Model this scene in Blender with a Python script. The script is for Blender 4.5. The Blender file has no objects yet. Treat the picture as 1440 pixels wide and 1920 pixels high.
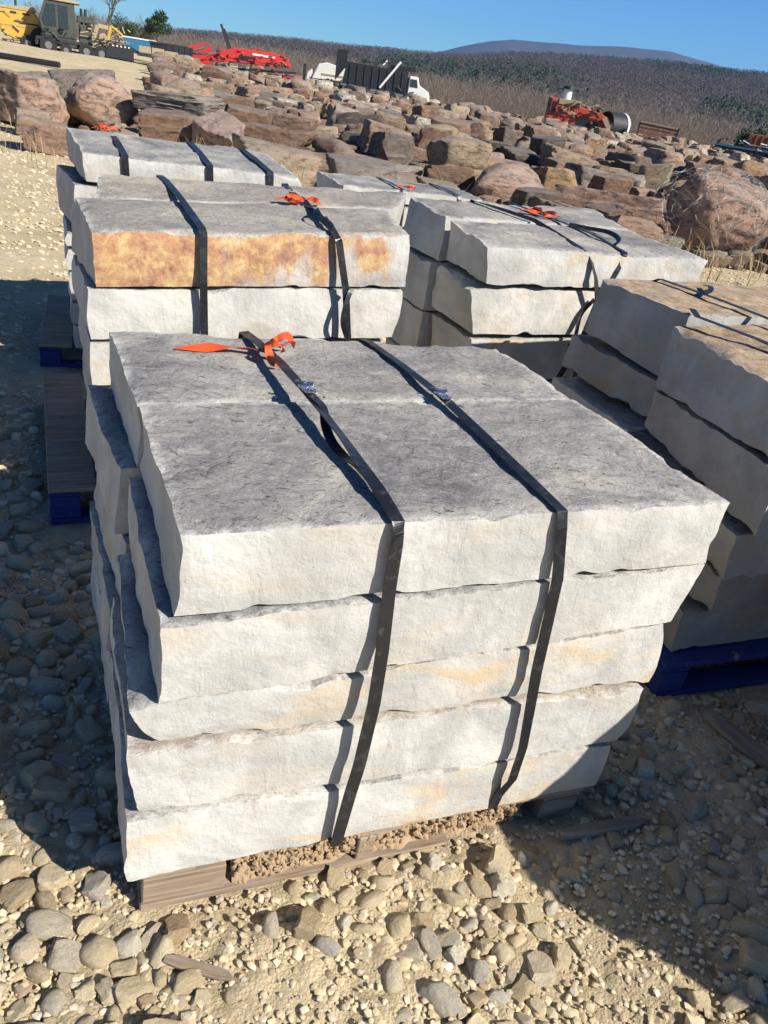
import bpy, bmesh, math, random
import numpy as np
from mathutils import Vector, Matrix

# ------------------------------------------------------------------ camera, sky, sun, exposure
sc = bpy.context.scene
col = sc.collection
EYE = 1.7
PITCH = math.atan(785/1443.); ROLL = math.radians(9.1)
fw = Vector((0, math.cos(PITCH), -math.sin(PITCH)))
r0 = Vector((1, 0, 0)); u0 = r0.cross(fw)
rt = r0*math.cos(ROLL)+u0*math.sin(ROLL); up = -r0*math.sin(ROLL)+u0*math.cos(ROLL)
cd = bpy.data.cameras.new('camera'); cam = bpy.data.objects.new('camera', cd); col.objects.link(cam)
M = Matrix((rt, up, -fw)).transposed().to_4x4(); M.translation = (0, 0, EYE); cam.matrix_world = M
cd.sensor_fit = 'VERTICAL'; cd.sensor_height = 24; cd.lens = 24*1443/1920.; cd.clip_end = 30000; cd.clip_start = .05
sc.camera = cam

SUN_AZ = math.atan2(.87, -.49)          # clockwise from +Y
SUN_EL = math.radians(36)
w = bpy.data.worlds.new('World'); sc.world = w; w.use_nodes = True
wn = w.node_tree.nodes; wl = w.node_tree.links
bg = wn['Background']; sky = wn.new('ShaderNodeTexSky'); sky.sky_type = 'NISHITA'
sky.sun_disc = False; sky.sun_elevation = SUN_EL; sky.sun_rotation = SUN_AZ
sky.air_density = 1.0; sky.dust_density = 0.2; sky.ozone_density = 2.5; sky.altitude = 200
tint = wn.new('ShaderNodeMix'); tint.data_type = 'RGBA'; tint.blend_type = 'MULTIPLY'; tint.inputs[0].default_value = 1.
tint.inputs[7].default_value = (.70, 1.34, 1.92, 1)
wl.new(sky.outputs[0], tint.inputs[6])
wtc = wn.new('ShaderNodeTexCoord'); wsx = wn.new('ShaderNodeSeparateXYZ'); wl.new(wtc.outputs['Generated'], wsx.inputs[0])
wrp = wn.new('ShaderNodeValToRGB'); wl.new(wsx.outputs[2], wrp.inputs[0]); we = wrp.color_ramp.elements
we[0].position = 0.; we[0].color = (1.2, 1.12, 1.05, 1); we[1].position = .9; we[1].color = (.36, .40, .46, 1); e3 = we.new(.13); e3.color = (.80, .88, 1., 1); e4 = we.new(.35); e4.color = (.38, .42, .49, 1)
deep = wn.new('ShaderNodeMix'); deep.data_type = 'RGBA'; deep.blend_type = 'MULTIPLY'; deep.inputs[0].default_value = 1.
wl.new(tint.outputs[2], deep.inputs[6]); wl.new(wrp.outputs[0], deep.inputs[7]); wl.new(deep.outputs[2], bg.inputs[0]); bg.inputs[1].default_value = 0.048
sl = bpy.data.lights.new('sun', 'SUN'); sl.energy = 5.0; sl.angle = math.radians(.5); sl.color = (1, .935, .83)
so = bpy.data.objects.new('sun', sl); col.objects.link(so)
sd = Vector((math.sin(SUN_AZ)*math.cos(SUN_EL), math.cos(SUN_AZ)*math.cos(SUN_EL), math.sin(SUN_EL)))
so.rotation_euler = sd.to_track_quat('Z', 'Y').to_euler(); so.location = sd*50
sc.view_settings.view_transform = 'Standard'; sc.view_settings.look = 'None'
sc.view_settings.exposure = 0.64; sc.view_settings.gamma = 1

# ------------------------------------------------------------------ numpy noise
def _h(ix, iy, iz, seed):
    n = (ix.astype(np.int64)*374761393 + iy.astype(np.int64)*668265263 + iz.astype(np.int64)*1274126177 + seed*974634777) & 0xffffffff
    n = ((n ^ (n >> 13))*1274126177) & 0xffffffff
    n = ((n ^ (n >> 16))*2246822519) & 0xffffffff
    return ((n ^ (n >> 15)) & 0xffffff)/float(0xffffff)*2-1
def vn(P, seed=0):
    P = np.asarray(P, float); i = np.floor(P); f = P-i; f = f*f*(3-2*f); x, y, z = i[:, 0], i[:, 1], i[:, 2]
    out = 0
    for a in (0, 1):
        wx = f[:, 0] if a else 1-f[:, 0]
        for b in (0, 1):
            wy = f[:, 1] if b else 1-f[:, 1]
            for c in (0, 1):
                wz = f[:, 2] if c else 1-f[:, 2]
                out = out + wx*wy*wz*_h(x+a, y+b, z+c, seed)
    return out
def fbm(P, o=3, seed=0):
    P = np.asarray(P, float); r = 0; a = 1; t = 0
    for k in range(o): r = r+a*vn(P*(2.03**k)+k*17.3, seed+k); t += a; a *= .5
    return r/t
def sstep(x, a, b):
    t = np.clip((x-a)/(b-a), 0, 1); return t*t*(3-2*t)

# ------------------------------------------------------------------ materials
MATS = {}
class NT:
    def __init__(s, name, rough=.9, spec=.25):
        s.m = bpy.data.materials.new(name); s.m.use_nodes = True; s.n = s.m.node_tree.nodes; s.l = s.m.node_tree.links
        s.b = s.n['Principled BSDF']; s.b.inputs['Roughness'].default_value = rough
        s.b.inputs['Specular IOR Level'].default_value = spec; MATS[name] = s.m
        s.tc = s.n.new('ShaderNodeTexCoord'); s.oi = s.n.new('ShaderNodeObjectInfo'); s.geo = s.n.new('ShaderNodeNewGeometry')
    def lk(s, a, b): s.l.new(a, b)
    def val(s, sock, v):
        if hasattr(v, 'links') or isinstance(v, bpy.types.NodeSocket): s.l.new(v, sock)
        else: sock.default_value = v
    def co(s, scale=(1, 1, 1), obj=True, off=True):
        mp = s.n.new('ShaderNodeMapping'); s.lk(s.tc.outputs['Object'], mp.inputs[0]); mp.inputs['Scale'].default_value = scale
        if off:
            m = s.math('MULTIPLY', s.oi.outputs['Random'], 37.); s.lk(m, mp.inputs['Location'])
        return mp.outputs[0]
    def noise(s, vec, scale, detail=4, rough=.55, dist=0., color=False):
        n = s.n.new('ShaderNodeTexNoise'); s.lk(vec, n.inputs['Vector']); n.inputs['Scale'].default_value = scale
        n.inputs['Detail'].default_value = detail; n.inputs['Roughness'].default_value = rough; n.inputs['Distortion'].default_value = dist
        return n.outputs[1 if color else 0]
    def vor(s, vec, scale, feat='F1', out=0):
        n = s.n.new('ShaderNodeTexVoronoi'); n.feature = feat; s.lk(vec, n.inputs['Vector']); n.inputs['Scale'].default_value = scale
        return n.outputs[out]
    def math(s, op, a, b=0., clamp=False):
        n = s.n.new('ShaderNodeMath'); n.operation = op; n.use_clamp = clamp; s.val(n.inputs[0], a); s.val(n.inputs[1], b); return n.outputs[0]
    def rng(s, v, a, b, c=0., d=1.):
        n = s.n.new('ShaderNodeMapRange'); s.val(n.inputs[0], v); n.interpolation_type = 'SMOOTHSTEP'
        for k, x in zip((1, 2, 3, 4), (a, b, c, d)): n.inputs[k].default_value = x
        return n.outputs[0]
    def mix(s, f, a, b, mode='MIX'):
        n = s.n.new('ShaderNodeMix'); n.data_type = 'RGBA'; n.blend_type = mode; s.val(n.inputs[0], f)
        for k, x in ((6, a), (7, b)):
            if isinstance(x, tuple): x = tuple(x)+(1,) if len(x) == 3 else x
            s.val(n.inputs[k], x)
        return n.outputs[2]
    def ramp(s, f, stops):
        n = s.n.new('ShaderNodeValToRGB'); s.val(n.inputs[0], f); e = n.color_ramp.elements
        while len(e) < len(stops): e.new(.5)
        for k, (p, c) in enumerate(stops): e[k].position = p; e[k].color = tuple(c)+(1,)
        return n.outputs[0]
    def attr(s, name):
        n = s.n.new('ShaderNodeAttribute'); n.attribute_name = name; return n
    def nz(s):
        n = s.n.new('ShaderNodeSeparateXYZ'); s.lk(s.geo.outputs['Normal'], n.inputs[0]); return n.outputs[2]
    def bump(s, h, strength=.5, dist=.01, prev=None):
        n = s.n.new('ShaderNodeBump'); s.lk(h, n.inputs['Height']); n.inputs['Strength'].default_value = strength; n.inputs['Distance'].default_value = dist
        if prev is not None: s.lk(prev, n.inputs['Normal'])
        s.lk(n.outputs[0], s.b.inputs['Normal']); return n.outputs[0]
    def color(s, c): s.val(s.b.inputs['Base Color'], c if not isinstance(c, tuple) else tuple(c)+(1,))

def mat_slab(name, rust=False):
    t = NT(name, .93, .2); v = t.co()
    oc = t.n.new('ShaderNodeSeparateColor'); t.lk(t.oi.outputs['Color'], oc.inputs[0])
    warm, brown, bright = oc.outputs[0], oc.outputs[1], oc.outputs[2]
    # freshly split sides
    n1 = t.noise(v, 4.5, 5, .6, .4); n2 = t.noise(v, 30, 5, .65)
    side = t.mix(t.rng(n1, .35, .68), (.41, .405, .385), (.575, .568, .54))
    n3 = t.noise(t.co((1, 1, 2.5)), 3.2, 4, .6, .8)
    side = t.mix(t.math('MULTIPLY', t.rng(n3, .46, .72), t.math('ADD', t.math('MULTIPLY', warm, .9), .12)), side, (.56, .42, .25))
    side = t.mix(t.math('MULTIPLY', t.rng(n2, .5, .75), .25), side, (.36, .34, .31)); side = t.mix(t.math('MULTIPLY', t.rng(t.noise(v, 120, 3, .7), .55, .75), .3), side, (.34, .31, .27))
    side = t.mix(t.math('MULTIPLY', t.rng(t.noise(t.co((1, 1, .35)), 9, 5, .7, .5), .60, .72), .5), side, (.45, .38, .29))
    if rust:
        r1 = t.noise(v, 7, 8, .72, .3); r2 = t.noise(v, 17, 8, .75, .25)
        at = t.attr('stain').outputs['Fac']
        k = t.math('MULTIPLY', t.rng(t.math('ADD', t.math('MULTIPLY', t.noise(t.co((1, 1, .4)), 9, 8, .75, .3), .8), t.math('MULTIPLY', at, .36)), .49, .72), .9)
        side = t.mix(k, side, t.ramp(r2, [(.30, (.17, .075, .05)), (.42, (.38, .18, .10)), (.50, (.48, .26, .12)), (.60, (.60, .42, .18)), (.70, (.66, .56, .36))]))
    # weathered bedding faces
    m1 = t.noise(v, 2.2, 7, .64, .9); m2 = t.noise(t.co((1, 1.6, 1)), 9, 7, .68, .8); m3 = t.noise(v, 75, 4, .75)
    top = t.ramp(m1, [(.32, (.14, .144, .155)), (.43, (.235, .236, .24)), (.56, (.345, .34, .325)), (.70, (.50, .465, .395))])
    top = t.mix(t.math('MULTIPLY', t.rng(m2, .5, .7), .3), top, (.21, .213, .22))
    top = t.mix(t.math('MULTIPLY', t.rng(m2, .44, .30), .6), top, (.46, .45, .425))
    top = t.mix(t.math('MULTIPLY', t.rng(m3, .56, .76), .4), top, (.14, .138, .135)); top = t.mix(t.math('MULTIPLY', t.rng(m3, .46, .34), .3), top, (.52, .51, .48))
    fl = t.noise(t.co((1, 2.6, 1)), 24, 5, .7, 2.2); top = t.mix(t.math('MULTIPLY', t.rng(fl, .57, .62), t.rng(m2, .36, .48)), top, (.075, .076, .08))
    top = t.mix(t.math('MULTIPLY', t.rng(fl, .40, .33), .6), top, (.54, .53, .50))
    cr = t.rng(t.vor(t.mix(.12, v, t.noise(v, 6, 4, .6, 0, True)), 5.5, 'DISTANCE_TO_EDGE'), .0, .012, 1., 0.)
    crm = t.math('MULTIPLY', cr, t.rng(t.noise(v, 4, 3, .5), .54, .62))
    top = t.mix(t.math('MULTIPLY', crm, .75), top, (.07, .07, .07))
    top = t.mix(t.math('MULTIPLY', brown, t.rng(t.noise(v, 6, 5, .6, .6), .2, .5)), top, t.ramp(t.noise(v, 14, 6, .7, .8), [(.3, (.33, .21, .125)), (.5, (.62, .45, .28)), (.7, (.78, .66, .48))]))
    rim = t.math('MULTIPLY', t.attr('rim').outputs['Fac'], t.rng(t.noise(v, 26, 4, .7), .35, .6))
    top = t.mix(t.math('MULTIPLY', rim, .8), top, (.66, .65, .61))
    f = t.rng(t.math('ADD', t.nz(), t.math('MULTIPLY', t.math('SUBTRACT', t.noise(v, 22, 4, .7), .5), .55)), .58, .74)
    c = t.mix(f, side, top)
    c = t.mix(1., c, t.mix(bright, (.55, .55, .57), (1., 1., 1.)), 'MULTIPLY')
    t.color(c)
    # relief: split grain on the sides, stepped bedding on top
    led = t.math('DIVIDE', t.math('FLOOR', t.math('MULTIPLY', t.noise(t.co((1, 1.7, 1)), 6.5, 7, .62, .7), 16.)), 9.)
    b1 = t.bump(t.math('ADD', t.math('MULTIPLY', t.math('ADD', led, t.math('MULTIPLY', m2, .6)), f), t.math('MULTIPLY', t.noise(v, 9, 5, .6), .45)), .6, .035)
    sc2 = t.noise(t.co((1, 1, .3)), 16, 5, .6, .4)
    b2 = t.bump(t.math('ADD', t.noise(v, 34, 6, .62), t.math('MULTIPLY', t.rng(sc2, .45, .6), .25)), .38, .010, b1)
    t.bump(t.noise(v, 200, 4, .75), .4, .003, b2)
    return t.m
def mat_rock(name, island=False, cobble=False, sunbrown=None):
    t = NT(name, .93, .18); v = t.co()
    rnd = t.geo.outputs['Random Per Island'] if island else t.oi.outputs['Random']
    if cobble:
        base = t.ramp(rnd, [(0, (.44, .34, .21)), (.2, (.64, .53, .34)), (.4, (.76, .65, .44)), (.6, (.58, .475, .31)), (.8, (.50, .47, .41)), (.88, (.80, .73, .57)), (1, (.48, .35, .21))])
        n = t.noise(v, 18 if island else 1., 5, .6); c = t.mix(t.math('MULTIPLY', t.rng(n, .45, .75), .5), base, (.70, .58, .39))
        c = t.mix(t.math('MULTIPLY', t.rng(n, .48, .3), .25), c, (.34, .27, .18))
        ks = 30. if island else 1.6
        n5 = t.noise(v, ks*3, 7, .75); c = t.mix(t.math('MULTIPLY', t.rng(n5, .54, .70), .5), c, (.34, .26, .16)); c = t.mix(t.math('MULTIPLY', t.rng(n5, .46, .34), .5), c, (.80, .70, .50))
        t.color(c); b = t.bump(t.noise(v, ks*1.3, 8, .7), .6, .012 if island else .15); t.bump(t.noise(v, ks*9, 4, .75), .45, .002 if island else .03, b)
        return t.m
    base = t.ramp(rnd, [(0, (.24, .16, .11)), (.14, (.46, .32, .22)), (.28, (.22, .165, .13)), (.42, (.48, .31, .21)), (.56, (.36, .27, .20)), (.7, (.54, .44, .31)), (.84, (.44, .32, .25)), (.94, (.62, .55, .44)), (1, (.74, .68, .57))])
    if not island: base = t.mix(.8, base, t.oi.outputs['Color'])
    base = t.mix(1., base, (.80, .77, .75), 'MULTIPLY')
    v2 = v if island else t.co((1, 1, 2.6)); n = t.noise(v2, 1.3, 9, .68, .6); n2 = t.noise(v2, 3.2 if not island else 7, 10, .82, .3)
    c = t.mix(t.math('MULTIPLY', t.rng(n, .5, .72), .6), base, (.38, .32, .27)); c = t.mix(t.math('MULTIPLY', t.rng(n2, .47, .62), .88), c, (.07, .055, .045))
    c = t.mix(t.math('MULTIPLY', t.rng(n2, .44, .30), .7), c, (.60, .47, .37))
    f = t.rng(t.math('ADD', t.nz(), t.math('MULTIPLY', t.math('SUBTRACT', n2, .5), .6)), .5, .8)
    c = t.mix(t.math('MULTIPLY', f, .3), c, (.36, .34, .32))
    t.color(c); b = t.bump(t.noise(v, 4, 10, .75, .4), 1., .10 if island else .07); t.bump(t.noise(v, 30, 6, .75), .8, .02, b)
    return t.m
def mat_ground():
    t = NT('dirt_ground', .97, .1); v = t.co(off=False)
    n = t.noise(v, 1.3, 6, .6, .5); n2 = t.noise(v, 22, 6, .7)
    c = t.ramp(n, [(.3, (.44, .355, .225)), (.5, (.55, .455, .30)), (.7, (.63, .535, .365))])
    c = t.mix(t.math('MULTIPLY', t.rng(n2, .52, .74), .5), c, (.32, .24, .14))
    c = t.mix(t.math('MULTIPLY', t.rng(n2, .45, .3), .4), c, (.66, .555, .37))
    n3 = t.noise(v, 6, 6, .72, .4); c = t.mix(t.math('MULTIPLY', t.rng(n3, .52, .68), .45), c, (.30, .235, .15)); t.color(c)
    b = t.bump(t.noise(v, 34, 9, .72), .7, .022); t.bump(t.vor(v, 130), .5, .006, b)
    return t.m
def mat_wood(name, blue=0.):
    t = NT(name, .85, .25); v = t.co()
    g = t.noise(t.co((3, 40, 40)), 1.2, 6, .65, .6); k = t.noise(v, 7, 4, .6)
    c = t.ramp(g, [(.3, (.13, .095, .065)), (.48, (.27, .20, .14)), (.65, (.38, .30, .215))])
    c = t.mix(t.math('MULTIPLY', t.rng(k, .4, .7), .5), c, (.27, .255, .235))
    if blue:
        c = t.mix(t.math('MULTIPLY', t.rng(t.noise(v, 12, 5, .7, .5), .72, .60), blue), c, (.008, .028, .19))
    t.color(c); t.bump(g, .5, .006); return t.m
def mat_flat(name, c, rough=.5, metal=0., wear=None, bump=0., spec=.5, ws=6.):
    t = NT(name, rough, spec); t.b.inputs['Metallic'].default_value = metal; v = t.co()
    n = t.noise(v, ws, 6, .7, .4)
    cc = t.mix(t.math('MULTIPLY', t.rng(n, .3, .7), .35), c, tuple(x*.55 for x in c))
    if wear: cc = t.mix(t.math('MULTIPLY', t.rng(t.noise(v, ws*2.3, 6, .75), .52, .66), .75), cc, wear)
    t.color(cc)
    rr = t.rng(n, .3, .7, max(.05, rough-.12), min(1, rough+.15)); t.lk(rr, t.b.inputs['Roughness'])
    if bump: t.bump(t.noise(v, ws*6, 4, .6), bump, .01)
    return t.m
def mat_leaf(name, a, b):
    t = NT(name, .8, .2); t.color(t.ramp(t.geo.outputs['Random Per Island'], [(0, a), (1, b)])); return t.m
mat_slab('slab_stone'); mat_slab('slab_stone_rust', True)
mat_rock('boulder_rock'); mat_rock('boulder_rock_mass', True); mat_rock('cobble_stone', False, True); mat_rock('gravel_stone', True, True)
mat_ground(); mat_wood('weathered_wood'); mat_wood('blue_wood', .93)
mat_flat('black_strap', (.012, .013, .016), .38, 0, (.05, .05, .055), .15, .6, 14)
mat_flat('bright_steel', (.62, .64, .68), .28, 1., None, .5, .5, 30)
mat_flat('orange_film', (.75, .10, .025), .45, 0, None, .2, .5, 25)
mat_flat('yellow_paint', (.62, .38, .05), .5, 0, (.25, .16, .08)); mat_flat('tan_paint', (.42, .33, .20), .6, 0, (.14, .10, .07))
mat_flat('olive_paint', (.055, .062, .052), .5, 0, (.16, .14, .10)); mat_flat('dark_steel', (.022, .024, .028), .55, 0, (.08, .06, .05))
mat_flat('red_paint', (.60, .035, .03), .45, 0, (.16, .05, .04)); mat_flat('orange_red_paint', (.55, .085, .035), .5, 0, (.10, .05, .04))
mat_flat('white_paint', (.78, .78, .74), .4, 0, (.5, .47, .42)); mat_flat('blue_tarp', (.03, .16, .30), .5); mat_flat('black_paint', (.015, .017, .022), .45, 0, (.05, .045, .04))
mat_flat('rubber', (.02, .02, .021), .85); mat_flat('dark_glass', (.02, .025, .03), .08, 0, None, 0, .8); mat_flat('rust_red', (.30, .10, .05), .8, 0, (.15, .06, .04))
mat_flat('grey_steel', (.20, .21, .22), .45, .3, (.10, .08, .06)); mat_flat('wire', (.32, .31, .29), .6, .2)
mat_leaf('pine_needles', (.018, .036, .016), (.05, .085, .035)); mat_leaf('bare_twigs', (.10, .075, .06), (.20, .16, .13)); mat_leaf('wood_crowns', (.12, .096, .080), (.215, .175, .148))
mat_leaf('hill_crowns', (.078, .064, .060), (.125, .102, .092)); mat_leaf('dry_weeds', (.22, .16, .09), (.48, .38, .22)); mat_flat('bark', (.15, .12, .10), .9)

# ------------------------------------------------------------------ object helpers
def tag(o, label=None, cat=None, group=None, kind=None):
    if label: o['label'] = label
    if cat: o['category'] = cat
    if group: o['group'] = group
    if kind: o['kind'] = kind
    return o
def mesh_np(name, V, F, smooth=True, sharp=None):
    """V (n,3); F list of (m,k) int arrays"""
    me = bpy.data.meshes.new(name); V = np.asarray(V, np.float32)
    me.vertices.add(len(V)); me.vertices.foreach_set('co', V.ravel())
    if isinstance(F, np.ndarray): F = [F]
    lt = np.concatenate([np.full(len(f), f.shape[1]) for f in F]); li = np.concatenate([f.ravel() for f in F])
    me.loops.add(len(li)); me.loops.foreach_set('vertex_index', li.astype(np.int32))
    me.polygons.add(len(lt)); ls = np.concatenate([[0], np.cumsum(lt)[:-1]])
    me.polygons.foreach_set('loop_start', ls.astype(np.int32)); me.polygons.foreach_set('loop_total', lt.astype(np.int32))
    me.polygons.foreach_set('use_smooth', np.full(len(lt), smooth)); me.update(calc_edges=True); me.validate()
    if sharp: me.set_sharp_from_angle(angle=math.radians(sharp))
    return me
def obj(name, me, mat=None, parent=None, loc=None):
    if mat and not me.materials: me.materials.append(MATS[mat])
    o = bpy.data.objects.new(name, me); col.objects.link(o)
    if parent: o.parent = parent
    if loc is not None: o.location = loc
    return o
def empty(name, loc=(0, 0, 0), rz=0.):
    o = bpy.data.objects.new(name, None); col.objects.link(o); o.location = loc; o.rotation_euler = (0, 0, rz); o.empty_display_size = .1; return o
class MB:
    def __init__(s): s.v = []; s.f = []
    def add(s, vs, fs):
        k = len(s.v); s.v += [tuple(p) for p in vs]; s.f += [tuple(i+k for i in f) for f in fs]; return s
    def box(s, x0, x1, y0, y1, z0, z1, b=0.):
        vs = [(x, y, z) for z in (z0, z1) for y in (y0, y1) for x in (x0, x1)]
        return s.add(vs, [(0, 2, 3, 1), (4, 5, 7, 6), (0, 1, 5, 4), (2, 6, 7, 3), (0, 4, 6, 2), (1, 3, 7, 5)])
    def prism(s, pts, y0, y1):           # outline in x,z extruded along y
        n = len(pts); vs = [(x, y0, z) for x, z in pts]+[(x, y1, z) for x, z in pts]
        return s.add(vs, [tuple(range(n)), tuple(range(2*n-1, n-1, -1))]+[(i, i+n, (i+1) % n+n, (i+1) % n) for i in range(n)])
    def tube(s, a, b, r, r2=None, n=10, cap=True):
        a = Vector(a); b = Vector(b); d = (b-a).normalized(); q = d.orthogonal().normalized(); p = d.cross(q); r2 = r if r2 is None else r2
        vs = [a+(q*math.cos(t)+p*math.sin(t))*r for t in [i*2*math.pi/n for i in range(n)]]+[b+(q*math.cos(t)+p*math.sin(t))*r2 for t in [i*2*math.pi/n for i in range(n)]]
        fs = [(i, (i+1) % n, (i+1) % n+n, i+n) for i in range(n)]
        if cap: fs += [tuple(range(n-1, -1, -1)), tuple(range(n, 2*n))]
        return s.add(vs, fs)
    def bar(s, a, b, wd, hd): # rectangular bar between two points in the xz plane
        a = Vector(a); b = Vector(b); d = (b-a).normalized(); y = Vector((0, 1, 0)); n = d.cross(y)
        vs = [p+y*i*wd/2+n*j*hd/2 for p in (a, b) for i in (-1, 1) for j in (-1, 1)]
        return s.add(vs, [(0, 1, 3, 2), (4, 6, 7, 5), (0, 4, 5, 1), (2, 3, 7, 6), (0, 2, 6, 4), (1, 5, 7, 3)])
    def build(s, name, mat, parent=None, bevel=0., smooth=False):
        me = bpy.data.meshes.new(name); me.from_pydata(s.v, [], s.f)
        bm = bmesh.new(); bm.from_mesh(me); bmesh.ops.recalc_face_normals(bm, faces=bm.faces)
        if bevel: bmesh.ops.bevel(bm, geom=bm.edges[:], offset=bevel, segments=1, affect='EDGES')
        bm.to_mesh(me); bm.free()
        if smooth:
            for p in me.polygons: p.use_smooth = True
            me.set_sharp_from_angle(angle=math.radians(35))
        return obj(name, me, mat, parent)

# ------------------------------------------------------------------ terrain
def terrain(x, y):
    x = np.asarray(x, float); y = np.asarray(y, float); az = x/np.maximum(y, 1.)
    left = sstep(-az, .12, .42)
    z = (.30*sstep(y, 20, 70))*(1-left)+(.95*sstep(y, 17, 58))*left
    z = z+.9*sstep(-az, .1, .5)*sstep(y, 62, 110)
    z = z-2.5*sstep(y, 110, 220)*(az > -5)
    P = np.stack([x*.35, y*.35, x*0], -1).reshape(-1, 3)
    z = z+(.10*fbm(P, 3, 5).reshape(z.shape))*sstep(y, 5, 14)
    return z
def axis(lo, hi, c0, c1, d, g):
    a = list(np.arange(c0, c1, d)); s = d; x = c0; L = []
    while x > lo: s *= g; x -= s; L.append(x)
    s = d; x = a[-1]; R = []
    while x < hi: s *= g; x += s; R.append(x)
    return np.array(L[::-1]+a+R)
xs = axis(-9000, 9000, -2.0, 2.1, .014, 1.055); ys = axis(-300, 9000, .75, 3.0, .014, 1.035)
X, Y = np.meshgrid(xs, ys, indexing='ij'); Z = terrain(X, Y)
near = (1-sstep(np.hypot(X, Y), 4, 9))
P = np.stack([X, Y, X*0], -1).reshape(-1, 3)
det = .030*fbm(P*2.2, 3, 1)+.014*fbm(P*11, 3, 2)+.020*np.abs(fbm(P*26, 2, 3))
Z = Z+det.reshape(Z.shape)*near+(.02*fbm(P*4, 2, 9)).reshape(Z.shape)*(1-near)*(1-sstep(Y, 20, 60))
nx, ny = len(xs), len(ys); I = np.arange(nx*ny).reshape(nx, ny)
F = np.stack([I[:-1, :-1], I[1:, :-1], I[1:, 1:], I[:-1, 1:]], -1).reshape(-1, 4)
tag(obj('ground', mesh_np('ground', np.stack([X, Y, Z], -1).reshape(-1, 3), F), 'dirt_ground'), kind='structure')

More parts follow.
